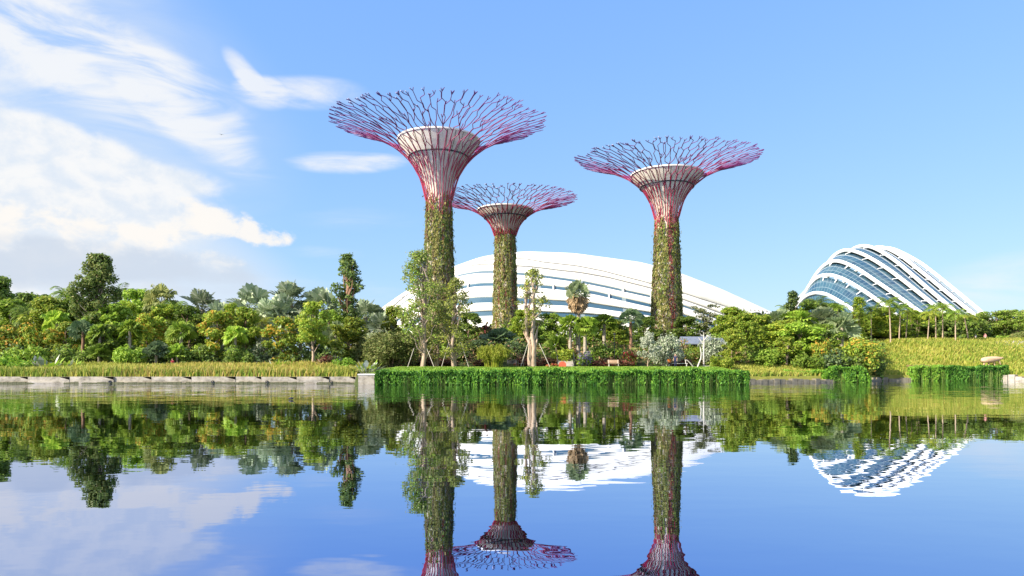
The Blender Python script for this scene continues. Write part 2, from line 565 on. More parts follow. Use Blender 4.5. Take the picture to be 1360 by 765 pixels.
gx = axis([(-4000, -400, 400), (-400, -90, 30), (-90, 110, 1.0), (110, 400, 30), (400, 4001, 400)])
gy = axis([(-800, -80, 120), (-80, -55, 5), (-55, 66, 11), (66, 140, 0.7), (140, 220, 8), (220, 800, 80), (800, 6001, 650)])
GX, GY = np.meshgrid(gx, gy, indexing='ij')
GZ = gz(GX, GY)
mb = MB()
mb.grid(np.stack([GX, GY, GZ], -1)[:, ::-1])
gm, t, b = mat_new('ground_cover')
geo = t.nodes.new('ShaderNodeNewGeometry')
att = t.nodes.new('ShaderNodeAttribute')
att.attribute_name = 'cover'
n1 = t.nodes.new('ShaderNodeTexNoise')
n1.inputs['Scale'].default_value = 0.9
n1.inputs['Detail'].default_value = 9
n1.inputs['Roughness'].default_value = 0.75
t.links.new(geo.outputs['Position'], n1.inputs['Vector'])
mul = t.nodes.new('ShaderNodeMix')
mul.data_type = 'RGBA'
mul.blend_type = 'MULTIPLY'
mul.inputs[0].default_value = 1.0
t.links.new(att.outputs['Color'], mul.inputs[6])
t.links.new(ramp_of(t, n1.outputs['Fac'], [(.3, .3, .3), (.9, .9, .9), (1.5, 1.5, 1.5)]), mul.inputs[7])
t.links.new(mul.outputs[2], b.inputs['Base Color'])
b.inputs['Roughness'].default_value = 0.95
b.inputs['Specular IOR Level'].default_value = 0.1
ground = link('ground', mb.build('ground', [gm]))
tagged(ground, kind='structure')
co = np.empty(len(ground.data.vertices) * 3)
ground.data.vertices.foreach_get('co', co)
co = co.reshape(-1, 3)
dd = co[:, 1] - shore(co[:, 0])
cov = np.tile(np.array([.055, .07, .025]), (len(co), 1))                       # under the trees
lawn = (sm(-16, -14, co[:, 0]) * (1 - sm(25, 27, co[:, 0])) * (1 - sm(13, 15, dd)))[:, None]
cov = cov * (1 - lawn) + np.array([.13, .22, .02]) * lawn
mea = ((1 - sm(-19, -17, co[:, 0])) * (1 - sm(9, 13, dd)))[:, None]
cov = cov * (1 - mea) + np.array([.13, .14, .03]) * mea
mr_ = (sm(25, 27, co[:, 0]) * (1 - sm(40, 50, dd + 8 * sm(45, 38, co[:, 0]) * 4)))[:, None]
cov = cov * (1 - mr_) + np.array([.19, .19, .04]) * mr_
ca = ground.data.color_attributes.new('cover', 'FLOAT_COLOR', 'POINT')
ca.data.foreach_set('color', np.concatenate([cov, np.ones((len(cov), 1))], 1).ravel())

# ------------------------------------------------------------------ water
mb = MB()
wxs, wys = np.linspace(-700, 700, 30), np.concatenate([np.linspace(-75, 60, 20), np.linspace(64, 120, 12)])
WX, WY = np.meshgrid(wxs, wys, indexing='ij')
mb.grid(np.stack([WX, WY, WX * 0], -1)[:, ::-1])
wmn, t, b = mat_new('lake_water')
b.inputs['Base Color'].default_value = (.25, .365, .68, 1)      # reflectance straight down; it rises to 1 at grazing angles
b.inputs['Metallic'].default_value = 1.0
b.inputs['Roughness'].default_value = 0.0
geo = t.nodes.new('ShaderNodeNewGeometry')


def wave(scale, stretch, detail):
    mp = t.nodes.new('ShaderNodeMapping')
    mp.inputs['Scale'].default_value = stretch
    t.links.new(geo.outputs['Position'], mp.inputs[0])
    n = t.nodes.new('ShaderNodeTexNoise')
    n.inputs['Scale'].default_value = scale
    n.inputs['Detail'].default_value = detail
    n.inputs['Roughness'].default_value = 0.5
    t.links.new(mp.outputs[0], n.inputs['Vector'])
    return n.outputs['Fac']


def tm(op, a, b_):
    n = t.nodes.new('ShaderNodeMath')
    n.operation = op
    setin(t, n.inputs[0], a)
    setin(t, n.inputs[1], b_)
    return n.outputs[0]


spz = t.nodes.new('ShaderNodeSeparateXYZ')
t.links.new(geo.outputs['Position'], spz.inputs[0])
far = t.nodes.new('ShaderNodeMapRange')
far.interpolation_type = 'SMOOTHSTEP'
t.links.new(spz.outputs[1], far.inputs[0])
far.inputs[1].default_value, far.inputs[2].default_value = 26.0, 52.0
far.inputs[3].default_value, far.inputs[4].default_value = 0.0, 1.0
far2 = t.nodes.new('ShaderNodeMapRange')
far2.interpolation_type = 'SMOOTHSTEP'
t.links.new(spz.outputs[1], far2.inputs[0])
far2.inputs[1].default_value, far2.inputs[2].default_value = 50.0, 70.0
w1 = wave(0.9, (0.55, 1.0, 1), 3)
w3 = wave(0.22, (0.6, 1.0, 1), 1)
hgt = tm('ADD', tm('MULTIPLY', w1, 0.0034), tm('MULTIPLY', w3, 0.008))
bp = t.nodes.new('ShaderNodeBump')
bp.inputs['Strength'].default_value = 1.0
bp.inputs['Distance'].default_value = 1.0
t.links.new(hgt, bp.inputs['Height'])
mp = t.nodes.new('ShaderNodeMapping')
mp.inputs['Scale'].default_value = (0.22, 1.0, 1)
t.links.new(geo.outputs['Position'], mp.inputs[0])
rip = t.nodes.new('ShaderNodeTexNoise')
rip.inputs['Scale'].default_value = 2.6
rip.inputs['Detail'].default_value = 3
t.links.new(mp.outputs[0], rip.inputs['Vector'])
gust = wave(0.035, (1.0, 2.4, 1), 3)
vs = t.nodes.new('ShaderNodeVectorMath')
vs.operation = 'SUBTRACT'
t.links.new(rip.outputs['Color'], vs.inputs[0])
vs.inputs[1].default_value = (.5, .5, .5)
vm = t.nodes.new('ShaderNodeVectorMath')
vm.operation = 'MULTIPLY'
t.links.new(vs.outputs[0], vm.inputs[0])
vm.inputs[1].default_value = (.25, 1.0, 0)
va = t.nodes.new('ShaderNodeVectorMath')
va.operation = 'SCALE'
t.links.new(vm.outputs[0], va.inputs[0])
gm_ = t.nodes.new('ShaderNodeMapRange')
t.links.new(gust, gm_.inputs[0])
gm_.inputs[1].default_value, gm_.inputs[2].default_value = 0.38, 0.62
gm_.inputs[3].default_value, gm_.inputs[4].default_value = 0.5, 1.5
t.links.new(tm('MULTIPLY', gm_.outputs[0], tm('ADD', 0.010, tm('ADD', tm('MULTIPLY', far.outputs[0], 0.10), tm('MULTIPLY', far2.outputs[0], 0.09)))), va.inputs['Scale'])
vadd = t.nodes.new('ShaderNodeVectorMath')
vadd.operation = 'ADD'
t.links.new(bp.outputs[0], vadd.inputs[0])
t.links.new(va.outputs[0], vadd.inputs[1])
vn = t.nodes.new('ShaderNodeVectorMath')
vn.operation = 'NORMALIZE'
t.links.new(vadd.outputs[0], vn.inputs[0])
t.links.new(vn.outputs[0], b.inputs['Normal'])
water = link('water', mb.build('water', [wmn]))
tagged(water, kind='structure')

# ------------------------------------------------------------------ supertrees
PROF = np.array([(0, 0), (.035, .18), (.07, .31), (.16, .49), (.25, .60), (.37, .72), (.57, .84), (.78, .93), (1, 1)])


def supertree(label, px, D, R, zr, tilt, zn, rn, rb, zplant, fr, zfr, seed, cols, creeper=None):
    rng = np.random.default_rng(seed)
    X = wx(px, D)
    z0 = float(gz(X, D))
    root = thing('supertree', label, 'tree tower', (X, D, z0), 0, 'giant steel tree towers')
    zr, zn, zplant, zfr = zr - z0, zn - z0, zplant - z0, zfr - z0
    # concrete core
    mb = MB()
    prof = [(rb, -0.5), (rb * .97, zn * .12), (rb * .90, zn * .4), (rn * .98, zn * .75), (rn * .9, zn), (rn * .9, zn + 1.0)]
    mb.lathe(prof, 32, 0)
    link('trunk', mb.build('trunk', [CONC]), root)

    def rtrunk(z): return np.interp(z, [p[1] for p in prof], [p[0] for p in prof])
    # living wall
    mb = MB()
    n = 12000
    a = rng.uniform(0, 2 * PI, n)
    z = zplant + (1.4 * rng.normal(0, 1, 53)[(a / (2 * PI / 52)).astype(int)] + rng.normal(0, .4, n)).clip(-3, 3.2)
    z = rng.uniform(0, 1, n) * z
    colw = 2 * PI / 26
    ci = (a / colw).astype(int)
    depth = .03 + .22 * rng.random((27, 60))[ci, (z / 1.3).astype(int)] + .12 * rng.random(n)
    tuft = (rng.random(n) < .035) * rng.uniform(.1, .45, n)
    r = rtrunk(z) + depth + tuft
    pos = np.stack([r * np.cos(a), r * np.sin(a), z], 1)
    nr = np.stack([np.cos(a), np.sin(a), .35 + 0 * a], 1) + rng.normal(size=(n, 3)) * .45
    kinds = rng.choice(5, size=(53, 16), p=cols)
    kk = kinds[(a / (2 * PI / 52)).astype(int), np.clip((z / 3.1 + rng.normal(0, .35, n)).astype(int), 0, 15)]
    if creeper:
        f = (np.abs((a - creeper + PI) % (2 * PI) - PI + .05 * np.sin(z * .9)) < .13) & (rng.random(n) < .75)
        kk[f] = 4
    flip = rng.random(n) < .14
    if creeper: flip &= ~f
    kk[flip] = rng.choice(5, size=flip.sum(), p=cols)
    for k in range(5):
        s = kk == k
        leaves(mb, pos[s], nr[s], .48, .20, rng, k, up=(0, 0, -1.4))
    link('planting', mb.build('planting', [V_OLI, V_GRN, V_BRN, V_YEL, V_RED]), root)
    # funnel
    hf = zfr - zn
    fp = [(0, rn * .82), (.2, rn * 1.02), (.40, rn + (fr - rn) * .20), (.65, rn + (fr - rn) * .52), (.82, rn + (fr - rn) * .78), (1, fr)]
    zz = np.linspace(0, 1, 14)
    rr = np.interp(zz, [p[0] for p in fp], [p[1] for p in fp])
    S = 30
    P = []
    for i, q in enumerate(zz):
        ring = []
        for k in range(S):
            for e, off in ((0.07, 0.0), (0.93, 0.0), (0.935, -.36), (1.065, -.36)):
                an = 2 * PI * (k + e) / S
                rad = rr[i] + off * rr[i] / fr
                ring.append((rad * math.cos(an), rad * math.sin(an), zn + hf * q))
        P.append(ring)
    P.append([(x * .95, y * .95, z) for x, y, z in P[-1]])
    P.append([(x * .80, y * .80, zn + hf * .8) for x, y, z in P[-2]])
    mb = MB()
    mb.grid(np.array(P), 0, False, closed=True)
    link('funnel', mb.build('funnel', [FUNN]), root)
    mb = MB()
    mb.lathe([(fr * .93, zfr - .1), (fr + .04, zfr - .1), (fr + .07, zfr + .10), (fr - .25, zfr + .10), (fr * .93, zfr - .1)], 60, 0, False)
    link('funnel_rim', mb.build('funnel_rim', [CONCW]), root)
    mb = MB()
    zq = zn + hf * .70
    rq = np.interp(.70, zz, rr) + .12
    th = np.linspace(0, 2 * PI, 61)
    mb.tube(np.stack([rq * np.cos(th), rq * np.sin(th), zq + 0 * th], 1), .10, 6, cap=False)
    link('ring_beam', mb.build('ring_beam', [DARKM]), root)
    # canopy ribs, each one forking outward
    pr = np.stack([rn + .22 + PROF[:, 0] * (R - rn - .22), zn + PROF[:, 1] * (zr - zn)], 1)
    sl = np.concatenate([[0], np.cumsum(np.linalg.norm(np.diff(pr, axis=0), axis=1))])
    sl /= sl[-1]
    fine = np.linspace(0, 1.1, 111)
    slope = (pr[-1] - pr[-2]) / (sl[-1] - sl[-2])
    pf = np.stack([np.interp(fine, sl, pr[:, i]) for i in (0, 1)], 1)
    pf[fine > 1] = pr[-1] + (fine[fine > 1] - 1)[:, None] * slope
    for _ in range(3):
        pf[1:-1] = .25 * pf[:-2] + .5 * pf[1:-1] + .25 * pf[2:]

    def pt(a, s):
        r_ = np.interp(s, fine, pf[:, 0])
        z_ = np.interp(s, fine, pf[:, 1])
        y_ = r_ * np.sin(a)
        return np.stack([r_ * np.cos(a), y_, z_ + tilt * (y_ / R) * sm(.1, .8, s)], -1)

    def edge(mb, a0, s0, a1, s1):
        k = max(2, int(abs(s1 - s0) / .05) + 1)
        ss = np.linspace(s0, s1, k)
        aa = np.linspace(a0, a1, k)
        mb.tube(pt(aa, ss), np.interp(ss, [0, .4, 1], [.066, .060, .047]), 5)

    N = 36

    def strand(mb, a, s, s_end, sp, sign, cut):
        """zigzag of straight holds and jogs, so that neighbours nearly meet and part like a honeycomb"""
        off = 0.0
        base = a
        first = True
        while s < s_end - .02:
            if not first:
                h = min(s_end, s + rng.uniform(.07, .15))
                edge(mb, a, s, a + rng.uniform(-.05, .05) * sp, h)
                s = h
                if s >= s_end - .02: break
            first = False
            j = min(s_end, s + rng.uniform(.034, .058))
            tgt = base + sign * sp * rng.uniform(.34, .54)
            edge(mb, a, s, tgt, j)
            if rng.random() < .26 and cut:
                edge(mb, a, s, base - sign * sp * rng.uniform(.1, .5), s + rng.uniform(.03, .05))
            a, s = tgt, j
            sign = -sign
            if cut and s > .86 and rng.random() < .10: break
        if cut:
            for pr_ in (-1, 1):
                edge(mb, a, s, a + pr_ * sp * rng.uniform(.16, .34), s + rng.uniform(.025, .05))
        return a, s, sign

    for k in range(N):
        mb = MB()
        a = 2 * PI * (k + rng.uniform(-.15, .15)) / N
        zl = zplant - rng.uniform(0, 3)
        q = np.linspace(zl, zn, 6)
        rq2 = rtrunk(q) + .16
        rq2[-1] = pf[0, 0]
        mb.tube(np.stack([rq2 * math.cos(a), rq2 * math.sin(a), q], 1), .066, 5)
        sf = rng.uniform(.12, .26)
        edge(mb, a, 0, a, sf)
        sp1 = 2 * PI / (2 * N)
        for sg in (-1, 1):
            b1 = a + sg * sp1 * .5
            s1 = sf + rng.uniform(.07, .11)
            edge(mb, a, sf, b1, s1)
            a2, s2, sn = strand(mb, b1, s1, rng.uniform(.50, .66), sp1, sg, False)
            sp2 = sp1 / 2
            for sg2 in (-1, 1):
                b2_ = b1 + sg2 * sp2 * .5
                s3 = s2 + rng.uniform(.05, .09)
                edge(mb, a2, s2, b2_, s3)
                if rng.random() < .03: continue
                strand(mb, b2_, s3, 0.975 + rng.uniform(-.045, .015), sp2 * 1.15, sg2, True)
        link('canopy_rib', mb.build('canopy_rib', [STEEL]), root)
    return root


supertree('tallest steel tree tower, leftmost of the three, with widest pink violet canopy', 583, 100, 15.6, 37.6, 1.35, 26.4, 1.78, 2.2, 25.6, 6.0, 34.9, 3,
          [.34, .26, .16, .22, .02])
supertree('smallest steel tree tower, between the two larger ones, in front of the white dome', 671, 130, 13.7, 33.8, 0.6, 26.8, 1.9, 2.3, 28.2, 5.3, 31.6, 8,
          [.34, .16, .28, .18, .04])
supertree('steel tree tower on the right with red creeper down its planted trunk', 885.5, 115, 15.1, 36.8, 1.3, 27.2, 1.9, 2.5, 26.5, 6.0, 34.1, 12,
          [.34, .22, .22, .18, .04], creeper=-PI / 2 + .12)

# ------------------------------------------------------------------ white dome behind (long shell with overlapping bands)
OUT = [(462, 474), (478, 444), (490, 425), (505, 412), (540, 388), (570, 371), (600, 357), (640, 343), (670, 338), (700, 336), (760, 338), (850, 350), (900, 364), (950, 383), (1000, 405), (1020, 414), (1060, 434), (1110, 468)]
YC = 335.0
oX = np.array([wx(p[0], YC) for p in OUT])
oZ = np.array([wz(p[1], YC) for p in OUT])
Zb = 4.0
XS = np.linspace(oX[0], oX[-1], 181)


def hsm(X):
    z = np.interp(X, oX, oZ) - Zb
    return np.maximum(z, .2)


hX = hsm(XS)
for _ in range(6): hX[1:-1] = .25 * hX[:-2] + .5 * hX[1:-1] + .25 * hX[2:]
def hh(X): return np.interp(X, XS, hX)
def dep(X): return 0.95 * hh(X)


def surf(X, tq, off=0.0):
    tq = np.clip(tq, 0, 1)
    th = np.arcsin(tq)
    h, d = hh(X), dep(X)
    return np.stack([X, YC - (d + off) * np.cos(th), Zb + (h + off) * np.sin(th)], -1)


def tcurve(pts):
    Xs, Ts = [], []
    for px, py in pts:
        D = 300.0
        for _ in range(8):
            X, z = wx(px, D), wz(py, D)
            tq = min(.999, max(.0, (z - Zb) / hh(X)))
            D = YC - dep(X) * math.sqrt(1 - tq * tq)
        Xs.append(X)
        Ts.append(tq)
    return np.interp(XS, Xs, Ts, left=Ts[0], right=Ts[-1])


E = {
    'L1': [(500, 425), (540, 391), (600, 359.5), (650, 344), (690, 342), (722, 347), (802, 359), (865, 375.6), (929, 395.4), (960, 405), (1000, 420), (1060, 450)],
    'L2': [(500, 435), (520, 405), (550, 383), (585, 364), (615, 354), (690, 352), (746, 358), (810, 367.6), (865, 381.5), (921, 401.4), (960, 416), (1020, 445)],
    'A1': [(500, 445), (525, 409), (555, 388), (585, 371), (616, 362.3), (690, 361.5), (738, 367), (809, 379.5), (865, 392), (905, 403.5), (960, 424), (1020, 455)],
    'B1': [(500, 448), (525, 411), (555, 390.5), (585, 374), (616, 365.6), (690, 365.3), (738, 371), (809, 383.2), (865, 395.5), (905, 407), (960, 427), (1020, 458)],
    'A2': [(500, 460), (530, 421), (560, 401), (590, 384), (626, 376.5), (690, 376.5), (738, 379.5), (794, 387), (857, 401.5), (890, 411), (950, 432), (1000, 456)],
    'B2': [(500, 464), (530, 425), (560, 405), (590, 388), (626, 381.3), (690, 381.3), (738, 384.3), (794, 392), (857, 406.5), (890, 415), (950, 436), (1000, 459)],
    'A3': [(500, 472), (530, 440), (560, 418), (590, 402), (625, 395), (690, 395.5), (738, 398.5), (786, 402), (861, 414), (900, 424), (960, 446), (1000, 466)],
    'B3': [(500, 475), (530, 446), (560, 425), (590, 409), (625, 403.2), (690, 403.2), (738, 405.5), (786, 408.5), (861, 419), (900, 428), (960, 449), (1000, 468)],
    'A4': [(500, 478), (560, 438), (625, 414), (690, 412.5), (738, 414.5), (800, 418), (861, 428), (960, 455)],
    'B4': [(500, 479), (560, 446), (625, 421), (690, 419.5), (738, 420.5), (800, 424), (861, 434), (960, 459)],
}
TC = {k: tcurve(v) for k, v in E.items()}
dome = thing('shell_conservatory', 'long low white shell dome with curved glass strips, behind the tree towers', 'dome', (0, YC, Zb))


def dome_obj(name, P, mats, uv=False, flat=False):
    mb = MB()
    mb.grid(P - np.array([0, YC, Zb]), 0, not flat, uv=uv)
    return link(name, mb.build(name, mats), dome)


def band(name, tt, tb, mats, off_t, off_b, lip, uv=False):
    rows = []
    ns = 7
    tb = np.minimum(tb, tt - .002)
    fade = sm(0, 14, np.arange(len(XS))) * sm(0, 14, np.arange(len(XS))[::-1])
    for i in range(ns):
        w = i / (ns - 1)
        th = np.arcsin(np.clip(tt, 0, 1)) * (1 - w) + np.arcsin(np.clip(tb, 0, 1)) * w
        rows.append(surf(XS, np.sin(th), (off_t * (1 - w) + off_b * w) * fade))
    if lip:
        th = np.arcsin(np.clip(tb, 0, 1)) - .004
        rows.append(surf(XS, np.sin(th), -1.4 * fade))
    return dome_obj(name, np.stack(rows, 1)[::-1] if uv else np.stack(rows, 1)[::-1], mats, uv)


one = np.ones_like(XS)
tops = 0.9995 * one
mxl = np.minimum
T1 = mxl(TC['L1'], tops - .004); T2 = mxl(TC['L2'], T1 - .01)
TA1 = mxl(TC['A1'], T2 - .01); TB1 = mxl(TC['B1'], TA1 - .008)
TA2 = mxl(TC['A2'], TB1 - .01); TB2 = mxl(TC['B2'], TA2 - .008)
TA3 = mxl(TC['A3'], TB2 - .01); TB3 = mxl(TC['B3'], TA3 - .008)
TA4 = mxl(TC['A4'], TB3 - .01); TB4 = mxl(TC['B4'], TA4 - .008)
# far half and crown
thb = np.linspace(PI / 2 - .03, PI, 14)
rows = []
for th in thb[::-1]:
    rows.append(np.stack([XS, YC - dep(XS) * np.cos(th), Zb + hh(XS) * np.sin(th)], -1))
dome_obj('rear_shell', np.stack(rows, 1), [WHITE])
band('roof_band', tops, T1, [WHITE], 0.0, .55, True)
SHADOW = mat_noise('shadow_line', [(.10, .10, .10), (.18, .18, .175)], 1, .7)  # shadow lines under the overlapping bands, put in as dark grey strips
band('shadow_line', T1, T1 - .016, [SHADOW], -.1, -.1, False)
band('shadow_line', T2, T2 - .016, [SHADOW], -.1, -.1, False)
band('roof_band', T1 - .016, T2, [WHITE], 0.0, .55, True)
band('roof_band', T2 - .016, TA1, [WHITE], -.1, .5, True)
band('glass_strip', TA1, TB1, [GLASSF], -.25, -.15, False, True)
band('roof_band', TB1, TA2, [WHITE], 0.0, .5, True)
band('glass_strip', TA2, TB2, [GLASSF], -.25, -.15, False, True)
band('roof_band', TB2, TA3, [WHITE], 0.0, .5, True)
band('glass_strip', TA3, TB3, [GLASSF], -.25, -.15, False, True)
band('roof_band', TB3, TA4, [WHITE], 0.0, .5, True)
band('glass_strip', TA4, TB4, [GLASSF], -.25, -.15, False, True)
band('roof_band', TB4, TB4 * 0 + .002, [WHITE], 0.0, .4, False)
# white brackets across the glass strips
for A, Bq, xs in ((TA1, TB1, (12, 48, 60)), (TA2, TB2, (-20, 18, 30, 42)), (TA3, TB3, (-22, 8, 26))):
    for xq in xs:
        i = int(np.argmin(abs(XS - xq)))
        mb = MB()
        p0, p1 = surf(XS[i:i + 1], A[i:i + 1] + .004, .5)[0], surf(XS[i:i + 1], Bq[i:i + 1] - .004, .3)[0]
        mb.tube(np.array([p0, p1]) - np.array([0, YC, Zb]), .32, 6)
        link('bracket', mb.build('bracket', [WHITE2]), dome)
for px in (988, 995, 1002, 1009, 1017):
    X, z = wx(px, YC - 12), wz(414.5, YC - 12)
    tq = min(.99, (z - Zb) / float(hh(X)))
    p = surf(np.array([X]), np.array([tq]), .25)[0]
    mb = MB()
    mb.ball(p - np.array([0, YC, Zb]), (.5, .5, .42), 0, 8, 6)
    link('roof_vent', mb.build('roof_vent', [STONEG]), dome)

# ------------------------------------------------------------------ ribbed glass dome on the right
RIBS = [
    [(1063, 402), (1067, 396), (1074, 391), (1084, 388.5), (1096, 390), (1106, 395), (1118, 402), (1140, 416), (1165, 434)],
    [(1063, 400), (1067, 393), (1071, 386), (1077, 376), (1084, 369), (1092, 365.3), (1104, 365), (1118, 369.5), (1130, 375.5), (1150, 388), (1170, 402), (1192, 420), (1206, 434)],
    [(1068, 394), (1073, 384), (1079, 372), (1087, 360), (1094, 352.5), (1103, 347), (1113, 346), (1126, 350.5), (1141, 358), (1160, 371), (1182, 386), (1214, 408.5), (1232, 422), (1246, 434)],
    [(1085, 372), (1091, 362), (1098, 351), (1106, 341), (1113, 335), (1122, 331.5), (1132, 332.5), (1146, 337.5), (1162, 346), (1182, 359), (1205, 376.5), (1242, 406), (1262, 422), (1276, 434)],
    [(1105, 362), (1114, 350), (1124, 338), (1133, 330), (1142, 326.5), (1152, 326.3), (1164, 330.5), (1178, 338.5), (1194, 350), (1214, 367), (1234, 384.5), (1266, 411), (1280, 422), (1294, 434)],
    [(1130, 352), (1140, 342), (1150, 334), (1160, 329), (1170, 327.5), (1181, 331), (1195, 338.5), (1212, 351.5), (1234, 369), (1256, 387), (1278, 405), (1294, 417.5), (1312, 434)],
    [(1150, 348), (1158, 338), (1166, 331), (1176, 328.5), (1188, 331), (1204, 338.5), (1224, 350), (1246, 367), (1268, 385), (1288, 401.5), (1303, 414), (1325, 434)],
]
NR = 61


def resample(p, n):
    p = np.asarray(p, float)
    s = np.concatenate([[0], np.cumsum(np.linalg.norm(np.diff(p, axis=0), axis=1))])
    s /= s[-1]
    q = np.linspace(0, 1, n)
    P = np.stack([np.interp(q, s, p[:, i]) for i in range(p.shape[1])], 1)
    for _ in range(3): P[1:-1] = .25 * P[:-2] + .5 * P[1:-1] + .25 * P[2:]
    return P


gdome = thing('ribbed_conservatory', 'steep glass dome with thick white arched ribs, right of the tree towers', 'dome', (wx(1190, 320), 320, 4.0))
GO = np.array(gdome.location)
ribw = []
for k, rp in enumerate(RIBS):
    q = resample(rp, NR)
    tt = np.linspace(0, 1, NR)
    Dk = 345 + 6 * k - (48 + 3 * k) * tt ** .8           # crosses the ridge from the far side to the near side
    P = np.stack([wx(q[:, 0], Dk), Dk, wz(q[:, 1], Dk)], 1)
    # carry on to the ground at both feet
    ribw.append(P)
    lo = np.array([P[0] + (np.array([-1.5, 14, -6.0]) * f) for f in (1.6, .8)])
    hi = np.array([P[-1] + (P[-1] - P[-4]) * f for f in (1.5, 3.5)])
    full = np.concatenate([lo, P, hi])
    mb = MB()
    mb.tube(full - GO, np.full(len(full), 0.88 if k else 0.8), 10)
    link('rib', mb.build('rib', [WHITE2]), gdome)
for k in range(len(ribw) - 1):
    a, b2 = ribw[k], ribw[k + 1]
    a = a + np.array([0, 1.2, -.2])
    b2 = b2 + np.array([0, 1.2, -1.2])
    rows = [a * (1 - v) + b2 * v + np.array([0, -1.5, 1.2]) * math.sin(PI * v) * .6 for v in np.linspace(0, 1, 6)]
    mb = MB()
    mb.grid((np.stack(rows, 1) - GO)[::-1], 0, True, uv=True)
    link('glazing', mb.build('glazing', [GLASS]), gdome)
    for i in range(16, 58, 6):
        mb = MB()
        p0 = ribw[k + 1][i] + np.array([0, 0, -.6])
        p1 = rows[3][i]
        mb.tube(np.array([p0, p0 * .5 + (p0 * .4 + p1 * .6) * .5, p0 * .3 + p1 * .7]) - GO, .26, 6)
        link('strut', mb.build('strut', [WHITE2]), gdome)
# the closing rear wall below the last arch
mb = MB()
a = ribw[-1] + np.array([0, 2, -1.0])
gnd = a.copy()
gnd[:, 1] += 22
gnd[:, 2] = 4
mb.grid((np.stack([a, a * .5 + gnd * .5 + np.array([0, 6, 5]), gnd], 1) - GO)[::-1], 0, True, uv=True)
link('rear_glazing', mb.build('rear_glazing', [GLASS]), gdome)
mb = MB()
a = ribw[0] + np.array([0, 2, -.6])
gnd = a.copy()
gnd[:, 1] -= 6
gnd[:, 2] = 4
mb.grid((np.stack([gnd, a], 1) - GO)[::-1], 0, True, uv=True)
link('front_glazing', mb.build('front_glazing', [GLASS]), gdome)

# ------------------------------------------------------------------ plant kinds (each returns its parts as meshes)


def bent(p0, p1, rng, k=5, amt=.06):
    q = np.linspace(0, 1, k)[:, None]
    P = np.asarray(p0) * (1 - q) + np.asarray(p1) * q
    L = np.linalg.norm(np.asarray(p1) - np.asarray(p0))
    P[1:-1] += rng.normal(0, amt * L, (k - 2, 3))
    return P


def clump_leaves(mb, clumps, dens, L, W, rng, mat=0, second=None, frac=.2, hang=0.0):
    for c, r in clumps:
        r = np.broadcast_to(np.asarray(r, float), (3,))
        n = int(dens * r.mean() ** 2)
        d = norm(rng.normal(size=(n, 3)))
        rad = rng.uniform(.25, 1, (n, 1)) ** .45
        pos = np.asarray(c) + d * rad * r * (1 + .12 * rng.normal(size=(n, 1)))
        nr = d * .55 + np.array([0, 0, .5]) + rng.normal(size=(n, 3)) * .55
        up = None if not hang else np.array([0, 0, -hang])
        if second is None:
            leaves(mb, pos, nr, L, W, rng, mat, up)
        else:
            s = rng.random(n) < frac
            leaves(mb, pos[~s], nr[~s], L, W, rng, mat, up)
            leaves(mb, pos[s], nr[s], L, W, rng, second, up)


def broadleaf(seed, lm, h=9.0, w=5.0, base=.25, nc=26, dens=150, L=.5, W=.27, bark=BARK, second=None, frac=.0, flowers=None, stems=1, shape='round', trunk_r=.14):
    rng = np.random.default_rng(seed)
    cl = []
    nc = int(nc * 1.7)
    dens *= 2.1
    L, W = L * .76, W * .76
    for i in range(nc):
        u = (i + rng.random()) / nc
        z = h * (base + (1 - base) * u)
        if shape == 'round': prof = math.sin(PI * min(.97, .18 + .80 * u)) ** .6
        elif shape == 'column': prof = max(.12, math.sin(PI * (.22 + .76 * u ** 1.15))) ** .75
        elif shape == 'cone': prof = 1.0 - .8 * u
        elif shape == 'umbrella': prof = .55 + .45 * u
        else: prof = 1
        a = rng.uniform(0, 2 * PI)
        rr = w / 2 * prof * rng.uniform(.2, 1.06)
        r = w * rng.uniform(.075, .19) * (1.0 if shape != 'umbrella' else .9)
        z = min(z, h - r * .8)
        cl.append((np.array([rr * math.cos(a), rr * math.sin(a), z]), np.array([r, r, r * (.8 if shape != 'umbrella' else .45)])))
    mb = MB()
    clump_leaves(mb, cl, dens, L, W, rng, 0, 1 if second else None, frac)
    parts = [('crown', mb.build('crown', [lm] + ([second] if second else [])))]
    mb = MB()
    for s in range(stems):
        off = np.array([0, 0, 0]) if stems == 1 else np.array([rng.uniform(-.3, .3), rng.uniform(-.3, .3), 0])
        top = np.array([off[0] * 2.5, off[1] * 2.5, h * .86])
        P = bent(off + np.array([0, 0, -.4]), top, rng, 8, .012)
        mb.tube(P, np.linspace(trunk_r * (1.25 if stems == 1 else .9), trunk_r * .3, 8), 7)
        for c, r in cl[s::stems * 3]:
            f = np.clip((c[2] - .12 * h) / (h * .86) * .85, .1, .95)
            i = f * 7
            p0 = P[int(i)] * (1 - i % 1) + P[min(7, int(i) + 1)] * (i % 1)
            mb.tube(bent(p0, c, rng, 4, .06), np.linspace(trunk_r * .42, trunk_r * .12, 4), 5)
    parts.append(('trunk', mb.build('trunk', [bark])))
    if flowers:
        mb = MB()
        sel = [c for c in cl if rng.random() < .55]
        for c, r in sel:
            n = 26
            d = norm(rng.normal(size=(n, 3)) + np.array([0, 0, .6]))
            leaves(mb, c + d * r * 1.02, d + rng.normal(size=(n, 3)) * .3, L * .8, W, rng)
        parts.append(('blossom', mb.build('blossom', [flowers])))
    return parts


